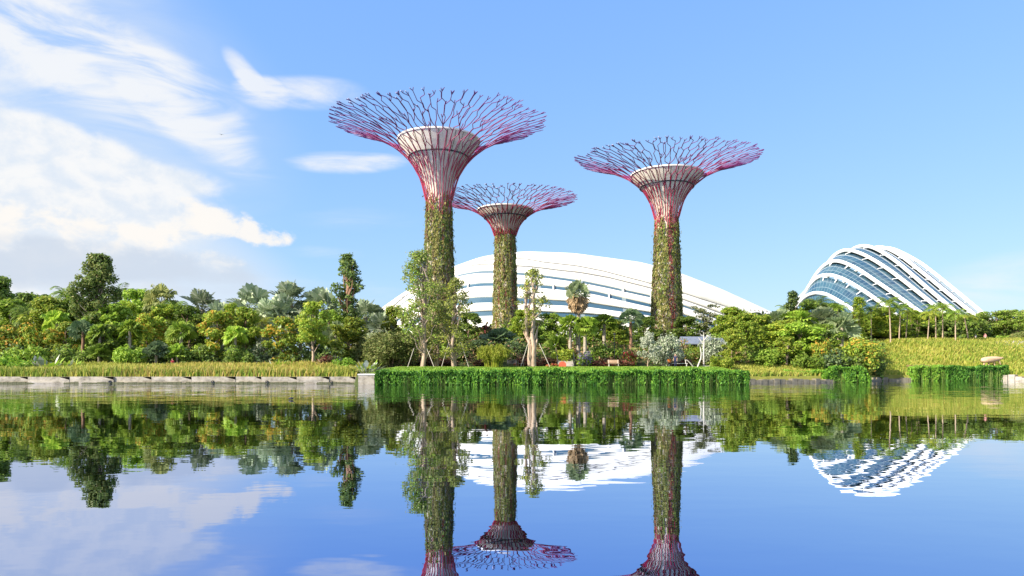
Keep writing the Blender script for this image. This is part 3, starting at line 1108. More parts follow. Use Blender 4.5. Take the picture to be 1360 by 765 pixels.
def fan_blade(mb, o, d, R, rng, nseg=13, span=245, mat=0, droop=.25, twist=1.15):
    """one round folded palm leaf growing along d from o"""
    d = d / np.linalg.norm(d)
    side = np.cross(d, [0, 0, 1.0])
    if np.linalg.norm(side) < .15: side = np.array([math.cos(o[0] * 9), math.sin(o[0] * 9), 0])
    side /= np.linalg.norm(side)
    tw = rng.uniform(-twist, twist)
    side = side * math.cos(tw) + np.cross(d, side) * math.sin(tw)
    nrm_ = np.cross(side, d)
    q = []
    an = np.radians(np.linspace(-span / 2, span / 2, nseg))
    st = an[1] - an[0]
    for i, a in enumerate(an):
        ray = d * math.cos(a) + side * math.sin(a)
        l = R * (1 - .22 * abs(a) / 2.2) * rng.uniform(.92, 1.05)
        fold = nrm_ * (abs(math.sin(a)) * .22 * R)
        pr = lambda f, da: o + (d * math.cos(a + da) + side * math.sin(a + da)) * l * f + fold * f
        tip = pr(1.0, 0) + np.array([0, 0, -droop * l * rng.uniform(.6, 1.3)])
        z = nrm_ * R * .05
        q.append([o, pr(.74, -st * .56) - z, tip, pr(.74, st * .56) - z * .2])
    mb.quads(np.array(q), mat)


def fan_palm(seed, lm, h=9.0, R=1.35, pet=1.3, nf=26, bark=PALMBARK, skirt=False, tr=.22, lo=-25, droop=.25):
    rng = np.random.default_rng(seed)
    top = np.array([rng.uniform(-.2, .2), rng.uniform(-.2, .2), h - pet * .7 - R * .9])
    mb = MB()
    P = bent((0, 0, -.4), top, rng, 9, .006)
    mb.tube(P, np.linspace(tr * 1.3, tr, 9), 9)
    trunk = mb.build('trunk', [bark])
    mb = MB()
    for i in range(nf):
        a = i * 2.39996 + rng.uniform(-.2, .2)
        e = math.radians(88 - (88 - lo) * ((i + .5) / nf) ** .85)
        d = np.array([math.cos(a) * math.cos(e), math.sin(a) * math.cos(e), math.sin(e)])
        p1 = top + d * pet * rng.uniform(.8, 1.15) + np.array([0, 0, -.06])
        mb.tube(np.array([top + np.array([0, 0, -.1]), p1]), [.04, .025], 4, 0)
        d2 = d + np.array([0, 0, -.18])
        fan_blade(mb, p1, d2, R * rng.uniform(.85, 1.1), rng, droop=droop)
    parts = [('crown', mb.build('crown', [lm])), ('trunk', trunk)]
    if skirt:
        mb = MB()
        for i in range(120):
            a = rng.uniform(0, 2 * PI)
            f = rng.random()
            z = top[2] + .25 - f * 1.5
            o = np.array([top[0] + math.cos(a) * (.45 + .6 * (1 - f)), top[1] + math.sin(a) * (.45 + .6 * (1 - f)), z])
            q = rng.uniform(.12, .55)
            d = np.array([math.cos(a) * q, math.sin(a) * q, -1.0])
            fan_blade(mb, o, d, rng.uniform(.9, 1.35), rng, 7, 80, 0, .05, 1.4)
        parts.append(('dead_fronds', mb.build('dead_fronds', [L_DEAD])))
    return parts


def feather_palm(seed, lm, h=8.0, fl=2.5, nf=19, tr=.10, bark=BARK_P, lean=.0, up=70):
    rng = np.random.default_rng(seed)
    top = np.array([lean * h, 0, h - fl * .55])
    mb = MB()
    q = np.linspace(0, 1, 8)
    P = np.stack([lean * h * q ** 1.4, 0 * q, -.4 + (top[2] + .4) * q], 1)
    mb.tube(P, np.interp(q, [0, .12, 1], [tr * 1.5, tr, tr * .75]), 8)
    parts = [('trunk', mb.build('trunk', [bark]))]
    mb = MB()
    for i in range(nf):
        a = i * 2.39996 + rng.uniform(-.2, .2)
        e = math.radians(up - (up + 15) * (i / nf))
        L = fl * rng.uniform(.85, 1.1)
        k = 9
        pts = [top.copy()]
        ang = e
        for j in range(k):
            pts.append(pts[-1] + L / k * np.array([math.cos(a) * math.cos(ang), math.sin(a) * math.cos(ang), math.sin(ang)]))
            ang -= .17 + .02 * j
        pts = np.array(pts)
        mb.tube(pts, np.linspace(.035, .012, k + 1), 4)
        side = np.array([-math.sin(a), math.cos(a), 0])
        qd = []
        for j in np.linspace(1.2, k, 17):
            f = j / k
            c = pts[int(min(j, k - 1e-3))] * (1 - j % 1) + pts[min(k, int(j) + 1)] * (j % 1)
            tg = pts[min(k, int(j) + 1)] - pts[max(0, int(j) - 1)]
            tg /= np.linalg.norm(tg) + 1e-9
            ll = .26 * fl * math.sin(PI * min(1, .12 + .83 * f)) + .08
            for sg in (-1, 1):
                dv = side * sg * .85 + tg * .55 + np.array([0, 0, -.35 + rng.uniform(-.12, .12)])
                dv /= np.linalg.norm(dv)
                wv = tg * .045
                qd.append([c - wv, c + dv * ll * .5 - wv, c + dv * ll, c + dv * ll * .5 + wv * 1.4])
        mb.quads(np.array(qd), 0)
    parts.insert(0, ('crown', mb.build('crown', [lm])))
    return parts


def shrub(seed, lm, h=2.5, w=3.5, nc=16, dens=230, L=.34, W=.18, second=None, frac=.2, flowers=None, fl_frac=.5):
    rng = np.random.default_rng(seed)
    cl = []
    for i in range(nc):
        a, u = rng.uniform(0, 2 * PI), rng.random()
        r = w * rng.uniform(.14, .24)
        rr = (w / 2 - r * .6) * math.sqrt(rng.random())
        z = max(r * .5, (h - r) * rng.uniform(.25, 1.0) * (1 - .45 * (rr / (w / 2)) ** 2))
        cl.append((np.array([rr * math.cos(a), rr * math.sin(a), z]), np.array([r, r, r * .85])))
    mb = MB()
    clump_leaves(mb, cl, dens, L, W, rng, 0, 1 if second else None, frac)
    parts = [('foliage', mb.build('foliage', [lm] + ([second] if second else [])))]
    mb = MB()
    for c, r in cl[:9]:
        mb.tube(bent((c[0] * .15, c[1] * .15, -.2), c, rng, 4, .05), np.linspace(.05, .015, 4), 5)
    parts.append(('stem', mb.build('stem', [BARK])))
    if flowers:
        mb = MB()
        for c, r in cl:
            if rng.random() > fl_frac: continue
            n = 28
            d = norm(rng.normal(size=(n, 3)) + np.array([0, -.2, .5]))
            leaves(mb, c + d * r * 1.03, d, L * .85, W * 1.1, rng)
        parts.append(('blossom', mb.build('blossom', [flowers])))
    return parts


def weeping(seed, lm, h=3.6, w=5.0, n=170):
    rng = np.random.default_rng(seed)
    ml, ms = MB(), MB()
    for i in range(n):
        r0, a = .5 * w * math.sqrt(rng.random()) * .55, rng.uniform(0, 2 * PI)
        b0 = np.array([r0 * math.cos(a), r0 * math.sin(a) * .6, -.1])
        hh_ = h * rng.uniform(.65, 1.0)
        hh_ *= 1 - .35 * (r0 / (.28 * w)) ** 2
        out = np.array([math.cos(a), math.sin(a) * .6, 0]) * w * rng.uniform(.12, .36)
        q = np.linspace(0, 1, 7)[:, None]
        P = b0 + out * q ** 2 + np.array([0, 0, 1]) * hh_ * (1.75 * q - 1.05 * q ** 2.3)
        if i % 2 == 0: ms.tube(P, np.linspace(.03, .012, 7), 4)
        m = 34
        f = rng.uniform(.3, 1, m)
        c = np.stack([np.interp(f, np.linspace(0, 1, 7), P[:, j]) for j in range(3)], 1) + rng.normal(0, .12, (m, 3))
        leaves(ml, c, rng.normal(size=(m, 3)) + np.array([0, -.6, .4]), .36, .07, rng, 0, up=(0, 0, -1.2))
    return [('foliage', ml.build('foliage', [lm])), ('stem', ms.build('stem', [L_YEL]))]


def bigleaf(seed, lm, h=1.8, w=2.6, n=34, second=None):
    """low plants of long paddle leaves"""
    rng = np.random.default_rng(seed)
    mb = MB()
    for i in range(n):
        a, r0 = rng.uniform(0, 2 * PI), w * .32 * math.sqrt(rng.random())
        o = np.array([r0 * math.cos(a), r0 * math.sin(a), 0])
        e = rng.uniform(.5, 1.35)
        d = np.array([math.cos(a) * math.cos(e), math.sin(a) * math.cos(e), math.sin(e)])
        L = h * rng.uniform(.6, 1.05)
        side = np.array([-math.sin(a), math.cos(a), 0]) * .15 * rng.uniform(.8, 1.4)
        p = [o + d * L * f + np.array([0, 0, -.25 * L * f * f]) for f in (0, .4, .7, 1.0)]
        mb.quads(np.array([[p[0], p[1] - side * .5, p[1] + np.array([0, 0, -.03]), p[0] + side * .05], [p[1] - side * .5, p[2] - side, p[2] + side, p[1] + side * .5], [p[2] - side, p[3], p[3] + side * .02, p[2] + side]]), 1 if (second and rng.random() < .3) else 0)
    return [('foliage', mb.build('foliage', [lm] + ([second] if second else [])))]


K = {}
NATH = {}


def kind(key, name, cat, h, w, parts):
    K[key] = (name, cat, h, w, parts)


kind('dark1', 'broadleaf_tree', 'tree', 9, 5, broadleaf(1, L_DARK, second=L_MID, frac=.3))
kind('mid1', 'broadleaf_tree', 'tree', 9, 5, broadleaf(2, L_MID, second=L_BRI, frac=.35))
kind('mid2', 'broadleaf_tree', 'tree', 9, 5, broadleaf(3, L_MID, second=L_DARK, frac=.3, nc=22))
kind('bri1', 'broadleaf_tree', 'tree', 9, 5, broadleaf(4, L_BRI, second=L_MID, frac=.3, L=.6, W=.34))
kind('bri2', 'broadleaf_tree', 'tree', 9, 5, broadleaf(5, L_BRI, second=L_YEL, frac=.3, base=.3))
kind('yel1', 'broadleaf_tree', 'tree', 9, 5, broadleaf(6, L_YEL, second=L_BRI, frac=.4, base=.38, nc=20, bark=BARK_P))
kind('yel2', 'broadleaf_tree', 'tree', 9, 5, broadleaf(7, L_YEL, second=L_MID, frac=.35, base=.2))
kind('ora1', 'blossom_tree', 'tree', 8, 5, broadleaf(8, L_MID, h=8, second=L_YEL, frac=.45, base=.15, flowers=L_ORA))
kind('ora2', 'blossom_tree', 'tree', 8, 5, broadleaf(9, L_YEL, h=8, second=L_MID, frac=.4, base=.2, flowers=L_ORA, nc=20))
kind('slim', 'young_tree', 'tree', 8, 4.4, broadleaf(10, L_BRI, h=8, w=4.4, second=L_YEL, frac=.4, base=.42, nc=20, dens=120, bark=BARK_P, trunk_r=.15))
kind('col1', 'column_tree', 'tree', 15, 5.4, broadleaf(11, L_DARK, h=15, w=5.4, base=.22, nc=70, dens=130, second=L_OLI, frac=.35, shape='column', bark=BARK_P, trunk_r=.24, L=.48))
kind('col2', 'column_tree', 'tree', 15, 3.4, broadleaf(12, L_DARK, h=15, w=3.6, base=.3, nc=56, dens=125, second=L_BLU, frac=.3, shape='column', bark=BARK_R, trunk_r=.34, L=.42))
kind('sp1', 'multi_stem_tree', 'tree', 13, 4.4, broadleaf(13, L_OLI, h=13, w=4.6, base=.2, nc=50, dens=105, second=L_MID, frac=.4, shape='column', bark=BARK_P, stems=3, trunk_r=.27, L=.34, W=.19))
kind('sp2', 'multi_stem_tree', 'tree', 11, 4.0, broadleaf(14, L_OLI, h=11, w=4.2, base=.15, nc=48, dens=110, second=L_YEL, frac=.3, shape='column', bark=BARK_P, stems=2, trunk_r=.28, L=.33, W=.18))
kind('sp3', 'multi_stem_tree', 'tree', 12, 3.4, broadleaf(15, L_OLI, h=12, w=3.4, base=.38, nc=36, dens=105, second=L_YEL, frac=.35, shape='column', bark=BARK_P, stems=2, trunk_r=.34, L=.33, W=.18))
kind('umb', 'spreading_tree', 'tree', 9, 9, broadleaf(16, L_MID, h=9, w=9, base=.5, nc=26, dens=90, second=L_OLI, frac=.3, shape='umbrella', trunk_r=.25))
kind('pale', 'broadleaf_tree', 'tree', 9, 5, broadleaf(17, L_OLI, second=L_WHT, frac=.3, base=.4, nc=18, dens=130, L=.4, W=.22, shape='umbrella', w=5))
kind('cone', 'broadleaf_tree', 'tree', 10, 4, broadleaf(18, L_DARK, h=10, w=4, second=L_BLU, frac=.5, shape='cone', base=.2, nc=30))
kind('bam', 'bamboo_clump', 'bamboo', 8, 4, broadleaf(19, L_BRI, h=8, w=3.6, base=.1, nc=30, dens=170, second=L_YEL, frac=.3, L=.6, W=.14, stems=4, trunk_r=.06, shape='column'))
kind('silp', 'silver_fan_palm', 'palm', 9, 5.4, fan_palm(21, L_SIL, R=1.5, pet=1.45, nf=24, tr=.24, droop=.12, lo=-45))
kind('silp2', 'silver_fan_palm', 'palm', 9, 5.4, fan_palm(22, L_SIL, R=1.6, pet=1.4, nf=21, tr=.24, lo=-50, droop=.14))
kind('ggp', 'fan_palm', 'palm', 9, 5.4, fan_palm(27, L_GGR, R=1.6, pet=1.4, nf=24, tr=.24, droop=.15, lo=-35))
kind('grnp', 'fan_palm', 'palm', 8, 4.4, fan_palm(23, L_BRI, h=8, R=1.15, pet=1.2, nf=26, droop=.35))
kind('drkp', 'fan_palm', 'palm', 8, 4.4, fan_palm(24, L_BLU, h=8, R=1.15, pet=1.25, nf=22, bark=BARK_R, droop=.3))
kind('brnp', 'fan_palm', 'palm', 9, 4.6, fan_palm(25, L_OLI, h=9, R=1.2, pet=1.3, nf=28, droop=.4, skirt=False, lo=-60))
kind('wash', 'skirted_fan_palm', 'palm', 10, 4.2, fan_palm(26, L_GGR, h=10, R=1.05, pet=1.25, nf=26, skirt=True, droop=.12, lo=-8, tr=.26))
kind('fea1', 'feather_palm', 'palm', 8, 4, feather_palm(31, L_MID))
kind('fea2', 'feather_palm', 'palm', 8, 4, feather_palm(32, L_YEL, nf=14, lean=.06))
kind('fea3', 'feather_palm', 'palm', 8, 4, feather_palm(33, L_BRI, nf=15, lean=-.03))
kind('fea4', 'feather_palm', 'palm', 8, 5, feather_palm(34, L_DARK, nf=20, fl=2.9, tr=.16, up=85))
kind('dwarf', 'dwarf_fan_palm', 'palm', 2.6, 3.0, fan_palm(35, L_MID, h=2.6, R=.75, pet=.8, nf=22, tr=.12, lo=-5))
kind('dwarfb', 'dwarf_fan_palm', 'palm', 3, 3.2, fan_palm(36, L_BLU, h=3, R=.85, pet=.9, nf=22, tr=.14, lo=-5))
kind('sh_d', 'shrub', 'shrub', 2.5, 3.5, shrub(41, L_DARK, second=L_MID, frac=.3))
kind('sh_m', 'shrub', 'shrub', 2.5, 3.5, shrub(42, L_MID, second=L_BRI, frac=.35))
kind('sh_b', 'shrub', 'shrub', 2.5, 3.5, shrub(43, L_BRI, second=L_HEDGEL, frac=.5))
kind('sh_y', 'shrub', 'shrub', 2.5, 3.5, shrub(44, L_YEL, second=L_BRI, frac=.4))
kind('sh_o', 'shrub', 'shrub', 4.5, 5, shrub(45, L_OLI, h=4.5, w=5, nc=30, second=L_DARK, frac=.25, L=.3, W=.13, dens=260))
kind('sh_s', 'silver_shrub', 'shrub', 3.6, 4, shrub(46, L_WHT, h=3.6, w=4, nc=24, second=L_SIL, frac=.5, L=.27, W=.14, dens=330))
kind('sh_or', 'blossom_shrub', 'shrub', 4, 4.6, shrub(47, L_MID, h=4, w=4.6, nc=24, second=L_YEL, frac=.5, flowers=L_ORA, fl_frac=.7))
kind('sh_p', 'blossom_shrub', 'shrub', 2.5, 3, shrub(48, L_MID, w=3, flowers=L_PUR, fl_frac=1))
kind('sh_r', 'blossom_shrub', 'shrub', 2, 3, shrub(49, L_MID, h=2, w=3, flowers=L_FLR, fl_frac=.8))
kind('sh_br', 'shrub', 'shrub', 2.5, 3.5, shrub(50, L_BRN, second=L_RED, frac=.35))
kind('sh_bl', 'shrub', 'shrub', 3, 4, shrub(51, L_BLU, h=3, w=4, second=L_DARK, frac=.3, nc=22))
kind('weep', 'weeping_shrub', 'shrub', 3.6, 5, weeping(52, L_YEL))
kind('bigl', 'paddle_leaf_plant', 'plant', 1.8, 2.6, bigleaf(53, L_BRI, second=L_WHT))
kind('bigw', 'paddle_leaf_plant', 'plant', 1.8, 2.6, bigleaf(54, L_WHT, second=L_BRI, n=40))
kind('vari', 'variegated_tree', 'tree', 4.6, 2.8, broadleaf(55, L_WHT, h=4.6, w=2.8, base=.3, nc=20, dens=420, L=.24, W=.14, trunk_r=.06, bark=BARK_P))

PR = random.Random(5)


def plant(key, px, ytop, D, wpx, label, group=None, rot=None, dz=0.0):
    name, cat, h, w, parts = K[key]
    X = wx(px, D)
    z = float(gz(X, D)) - .05 + dz
    sz = max(.3, (wz(ytop, D) - z) / h)
    sw = wpx / F * D / w
    o = thing(name, label, cat, (X, D, z), PR.uniform(0, 2 * PI) if rot is None else rot, group, (sw, sw, sz))
    for pn, me in parts:
        link(pn, me, o)
    return o


P_ = plant
GL, GM, GR = 'trees on the left bank', 'trees around the tower feet', 'trees on the right bank'
# --- left bank, back to front
P_('dark1', -4, 366, 112, 62, 'dark spreading tree cut by the left edge, highest at that edge', GL)
P_('fea1', 14, 382, 116, 34, 'small feather palm top beside the dark tree at the left edge', GL)
P_('dark1', 38, 389, 112, 52, 'dark rounded tree between two feather palms near the left edge', GL)
P_('fea1', 88, 375, 112, 44, 'arching feather palm crown just left of the broad dark column tree', GL)
P_('col1', 130, 337, 96, 58, 'broad dark column tree, tallest tree of the left bank beside feather palm', GL)
P_('fea4', 160, 377, 116, 50, 'green palm crown touching the right side of the broad column tree', GL)
P_('mid1', 182, 384, 110, 56, 'bushy green tree second to the right of the broad column tree', GL)
P_('brnp', 212, 378, 106, 50, 'brownish fan palm above the left bank left of the silver palms', GL)
P_('bri2', 236, 405, 108, 52, 'light green tree in the dip between brownish palm and silver palms', GL)
P_('mid2', 62, 392, 112, 60, 'mid green tree behind the slim yellowish tree on the left bank', GL)
P_('silp', 268, 385, 108, 62, 'leftmost silver fan palm, crown against pale cloud', 'silver fan palms of the left bank')
P_('silp2', 294, 402, 105, 44, 'low silver fan palm tucked right of the leftmost silver palm', 'silver fan palms of the left bank')
P_('silp2', 330, 381, 108, 60, 'silver fan palm with ragged crown, midway along the left bank', 'silver fan palms of the left bank')
P_('silp', 354, 397, 104, 46, 'smaller silver fan palm between two higher silver crowns', 'silver fan palms of the left bank')
P_('silp', 388, 373, 108, 68, 'largest and highest silver fan palm of the left bank', 'silver fan palms of the left bank')
P_('silp2', 370, 392, 104, 48, 'silver fan palm low against the left flank of the highest silver palm', 'silver fan palms of the left bank')
P_('silp2', 430, 384, 108, 58, 'silver fan palm directly left of the tall slim dark tree', 'silver fan palms of the left bank')
P_('silp', 486, 398, 108, 54, 'rightmost silver fan palm, right of the tall slim dark tree', 'silver fan palms of the left bank')
P_('silp2', 345, 434, 98, 36, 'low silver fan palm in dark shade below its taller neighbours', 'silver fan palms of the left bank')
P_('silp', 418, 428, 99, 34, 'low silver fan palm behind the young pale trunked tree', 'silver fan palms of the left bank')
P_('silp2', 505, 416, 100, 46, 'silver fan palm at the left foot of the long white dome', 'silver fan palms of the left bank')
P_('col2', 461, 336, 100, 36, 'tall slim dark tree with bare reddish trunk among silver palms', GL)
P_('bri1', 16, 398, 103, 62, 'green leafy tree under the dark spreading tree at left edge', GL)
P_('yel1', 62, 394, 100, 58, 'slim yellow green tree with bare trunk near the left edge', GL)
P_('mid1', 102, 394, 102, 52, 'green tree below feather palm and left of broad column tree', GL)
P_('sh_or', 8, 427, 94, 54, 'orange flowering shrub at the far left edge', 'orange flowering shrubs')
P_('sh_or', 40, 424, 95, 48, 'orange flowering shrub second from the left edge', 'orange flowering shrubs')
P_('ora1', 88, 428, 93, 46, 'small orange tipped tree right of the slim yellow green tree', GL)
P_('mid2', 118, 420, 94, 54, 'dark green bushy tree at the foot of the broad column tree', GL)
P_('bri1', 152, 404, 96, 58, 'bright large leaved tree right of the broad column tree foot', GL)
P_('dark1', 138, 430, 91, 46, 'dark low tree over a black shaded gap in the bank', GL)
P_('grnp', 172, 424, 91, 36, 'small green fan palm standing over the grass, left of orange palm', GL)
P_('ora2', 196, 416, 94, 44, 'orange yellow tree beneath the brownish fan palm', GL)
P_('yel2', 222, 404, 99, 56, 'feathery yellow green tree right of the orange yellow tree', GL)
P_('mid2', 250, 406, 98, 60, 'full green tree in front of the leftmost silver palm', GL)
P_('ora2', 288, 412, 93, 56, 'orange flowering tree in front of the two leftmost silver palms', GL)
P_('bri2', 326, 408, 95, 50, 'green tree with pale stem in front of ragged silver palm', GL)
P_('sh_s', 348, 440, 95, 36, 'silvery shrub in shade right of the pale stemmed green tree', GL)
P_('ora1', 375, 421, 93, 54, 'orange green tree in front of the highest silver palm', GL)
P_('slim', 414, 400, 87, 54, 'young tree with straight pale trunk rising from the golden grass', GL)
P_('mid1', 438, 412, 99, 46, 'green tree between young pale trunked tree and tall slim tree', GL)
P_('yel2', 465, 421, 93, 54, 'yellow orange small tree beneath the tall slim dark tree', GL)
P_('sh_o', 488, 432, 92, 46, 'grey green shrub right of the yellow orange small tree', GL)
P_('sh_o', 520, 430, 87, 76, 'wide grey green shrub at the left end of the long hedge', GL)
P_('yel1', 522, 406, 101, 40, 'yellow green tree top in front of the white dome left tip', GL)
P_('dwarf', 132, 455, 89, 36, 'dwarf fan palm below the broad column tree', GL)
P_('sh_m', 172, 450, 88, 40, 'green shrub on the grass edge beside the black shaded gap', GL)
P_('dwarfb', 206, 453, 89, 40, 'blue green dwarf fan palm below orange yellow tree', GL)
P_('dwarf', 236, 455, 90, 36, 'dwarf fan palm left of the orange flowering tree', GL)
P_('sh_d', 262, 452, 91, 46, 'dark shrub at the grass edge under the full green tree', GL)
P_('sh_d', 318, 452, 91, 40, 'dark shrub behind golden grass under the pale stemmed tree', GL)
P_('sh_d', 100, 452, 90, 46, 'dark shrub behind the pale paddle leaf plants', GL)
P_('sh_m', 36, 450, 88, 50, 'green shrub below the second orange shrub', GL)
P_('bigw', 62, 460, 84, 50, 'pale paddle leaf plants on the left bank under slim yellow tree', GL)
P_('bigl', 88, 464, 84, 34, 'green paddle leaf plants right of the pale paddle leaf plants', GL)
P_('sh_b', 8, 464, 82, 46, 'bright green shrub beside the stone wall at the left edge', GL)
P_('sh_b', 28, 472, 80.5, 34, 'low bright green shrub on the stone wall, second from left edge', GL)
P_('bigl', 366, 466, 85, 24, 'bright green upright plant in the golden grass', GL)
P_('bigl', 388, 470, 85, 22, 'small upright plant in golden grass left of young pale trunk', GL)
P_('sh_br', 430, 466, 86, 34, 'reddish brown low shrub right of the young pale trunk', GL)
P_('sh_b', 458, 468, 84, 36, 'bright low shrub at the right end of the golden grass', GL)
P_('bigw', 487, 470, 78, 40, 'white flecked paddle leaf plants behind the pale stone block', GL)
P_('fea4', 34, 404, 100, 44, 'dark arching palm between the two orange shrubs near left edge', GL)
P_('grnp', 76, 412, 97, 40, 'green fan palm right of the slim yellow green tree', GL)
P_('drkp', 110, 424, 91, 36, 'blue green fan palm in front of the broad column tree', GL)
P_('bam', 168, 400, 103, 38, 'bamboo clump right of the bright large leaved tree', GL)
P_('fea1', 230, 394, 103, 44, 'feather palm leaning out right of the brownish fan palm', GL)
P_('grnp', 240, 426, 93, 40, 'green fan palm before the full green tree, over the grass', GL)
P_('bam', 308, 402, 101, 36, 'bamboo clump between orange flowering tree and pale stemmed tree', GL)
P_('grnp', 312, 432, 91, 36, 'green fan palm right of the orange flowering tree', GL)
P_('ggp', 398, 418, 97, 44, 'grey green fan palm left of the young pale trunked tree', GL)
P_('fea2', 350, 416, 99, 40, 'yellow feather palm right of the pale stemmed green tree', GL)
P_('ggp', 446, 428, 95, 40, 'grey green fan palm at the foot of the tall slim dark tree', GL)
P_('grnp', 132, 430, 90, 34, 'green fan palm in front of the dark low tree', GL)
# --- around the towers
t1 = P_('sp1', 557, 331, 84, 54, 'tall ragged multi stem tree in front of the left tower trunk', 'propped trees on the lawn', rot=1.0)
t2 = P_('sp2', 604, 368, 84, 46, 'propped tree just right of the left tower trunk', 'propped trees on the lawn', rot=.4)
t3 = P_('sp3', 709, 356, 84, 42, 'slender propped tree standing alone before the white dome', 'propped trees on the lawn', rot=2.0)
P_('sp2', 581, 398, 88, 34, 'thin dark stemmed tree between the two left propped trees', GM)
P_('weep', 655, 446, 82.5, 60, 'yellow weeping shrub below the smallest tower', GM)
P_('wash', 768, 373, 95, 38, 'tall fan palm with a hanging brown skirt before the white dome', GM)
P_('grnp', 757, 418, 93, 40, 'lower green fan palm left below the skirted palm', GM)
P_('grnp', 777, 420, 92, 40, 'lower green fan palm right below the skirted palm', GM)
P_('grnp', 802, 417, 97, 42, 'green fan palm midway between skirted palm and dark headed palm', GM)
P_('drkp', 838, 409, 97, 36, 'dark headed fan palm with reddish trunk left of the right tower', GM)
P_('bri2', 818, 424, 106, 46, 'green tree behind the dark headed fan palm', GM)
P_('vari', 861, 440, 84, 30, 'small whitish variegated tree on lawn left of right tower', GM)
P_('sh_s', 885, 438, 88, 46, 'silvery shrub in front of the right tower foot', GM)
P_('dark1', 622, 415, 112, 46, 'dark brownish tree right of the propped pair, below the dome', GM)
P_('sh_br', 645, 420, 112, 46, 'brown leaved shrub left of the smallest tower foot', GM)
P_('dwarfb', 662, 436, 104, 60, 'blue grey dwarf palm spread at the smallest tower foot', GM)
P_('sh_bl', 690, 448, 96, 44, 'blue green shrub right of the yellow weeping shrub', GM)
P_('bri2', 694, 411, 112, 40, 'yellow green tree at the right of the smallest tower foot', GM)
P_('mid1', 730, 416, 108, 46, 'green tree between slender propped tree and skirted palm', GM)
P_('dwarf', 738, 444, 94, 36, 'dwarf fan palm beside the top of the stone steps', GM)
P_('sh_bl', 630, 446, 96, 50, 'blue green shrub behind the yellow weeping shrub', GM)
P_('sh_m', 600, 448, 95, 46, 'green shrub behind the left propped trees', GM)
P_('sh_y', 572, 446, 96, 36, 'yellowish shrub at the left tower foot', GM)
P_('mid1', 788, 424, 110, 46, 'green tree behind the lower fan palms', GM)
P_('sh_m', 806, 452, 94, 40, 'green shrub behind the pale bench', GM)
P_('sh_y', 748, 456, 92, 34, 'pale yellow shrub left of the stone steps', GM)
P_('sh_p', 777, 462, 90, 22, 'purple flowering shrub right of the stone steps', GM)
P_('sh_r', 835, 464, 92, 22, 'red flowering shrub under the dark headed palm', GM)
P_('sh_r', 733, 484, 84, 18, 'low red flowers left of the orange red panel', GM)
P_('dark1', 857, 420, 110, 40, 'dark tree left of the right tower trunk', GM)
P_('dark1', 912, 420, 108, 44, 'dark green tree right of the right tower trunk', GM)
P_('pale', 938, 403, 108, 48, 'pale flat topped tree in front of the white dome right end', GM)
P_('bri2', 970, 408, 106, 48, 'rounded bright tree second right of the pale flat topped tree', GM)
P_('sh_s', 948, 442, 92, 44, 'pale silvery shrub behind the white forked dead wood', GM)
P_('sh_y', 920, 452, 96, 40, 'yellow green shrub before the slate roof', GM)
P_('yel2', 972, 436, 89, 34, 'yellow green small tree at the right end of the long hedge', GM)
P_('bri2', 990, 416, 94, 44, 'bright tree leaning over the path where people walk', GM)
P_('sh_y', 958, 466, 84, 30, 'yellow green shrub right of the white forked dead wood', GM)
for px, yt, D, w, lb in ((640, 474, 92, 30, 'low reddish shrub in front of yellow weeping shrub'), (560, 470, 91, 44, 'low reddish shrub behind the tall ragged tree foot'),
                         (592, 471, 91, 40, 'low reddish shrub behind the propped tree pair'), (728, 472, 91, 40, 'low reddish shrub left of the steps'),
                         (800, 472, 90, 40, 'low reddish shrub left of the pale bench'), (826, 474, 90, 30, 'low reddish shrub right of the pale bench'),
                         (902, 474, 91, 46, 'low reddish shrub behind the two people on the lawn'), (700, 472, 91, 34, 'low reddish shrub behind the slender propped tree')):
    P_('sh_br', px, yt, D, w, lb, 'low reddish shrubs along the path')
# --- right bank
P_('bri2', 1012, 418, 104, 50, 'bright tree first right of the path where people walk', GR)
P_('ggp', 1032, 412, 106, 50, 'grey green fan palm left most of the right bank palms', GR)
P_('grnp', 1060, 412, 104, 54, 'green fan palm in the middle of the dense right bank', GR)
P_('ggp', 1088, 409, 104, 54, 'grey green fan palm below the ribbed dome left foot', GR)
P_('ggp', 1118, 416, 101, 48, 'grey green fan palm rightmost of the dense right bank', GR)
P_('cone', 1054, 386, 118, 34, 'dark pointed tree beside the left foot of ribbed dome', GR)
P_('fea3', 1042, 402, 120, 30, 'light feather palm top left of the dark pointed tree', GR)
P_('fea4', 1086, 393, 122, 46, 'dark feather palm against the ribbed dome left foot', GR)
P_('mid2', 1074, 398, 121, 44, 'dark green tree between pointed tree and dark feather palm', GR)
P_('dark1', 1100, 402, 124, 44, 'dark round tree right of the dark feather palm', GR)
P_('fea1', 1113, 399, 119, 32, 'thin trunk feather palm in front of the ribbed dome arches', GR)
P_('yel2', 1030, 430, 95, 56, 'yellow green bushy tree over the golden grass right of path', GR)
P_('bri1', 1062, 428, 93, 60, 'bright round leaved tree in front of the green fan palm', GR)
P_('yel1', 1046, 424, 99, 50, 'yellowish tree behind the bright round leaved tree', GR)
P_('mid1', 1090, 430, 96, 52, 'mid green tree left of the orange palm shrub', GR)
P_('slim', 1046, 447, 90, 38, 'small standard tree with thin dark stem on the grass', GR)
P_('sh_or', 1092, 446, 91, 36, 'orange tinged shrub left of the larger orange shrub', GR)
P_('sh_or', 1137, 444, 92, 58, 'large yellow orange shrub at the left edge of open meadow', GR)
P_('sh_or', 1156, 452, 94, 36, 'orange shrub right against the large yellow orange shrub', GR)
P_('sh_d', 1122, 458, 90, 44, 'dark shrub below the large yellow orange shrub', GR)
P_('sh_bl', 1106, 456, 90, 50, 'blue green shrub left of the dark shrub', GR)
P_('sh_d', 1152, 468, 92, 50, 'dark low shrub at the meadow edge', GR)
P_('sh_m', 1020, 456, 90, 44, 'green shrub below the yellow green bushy tree', GR)
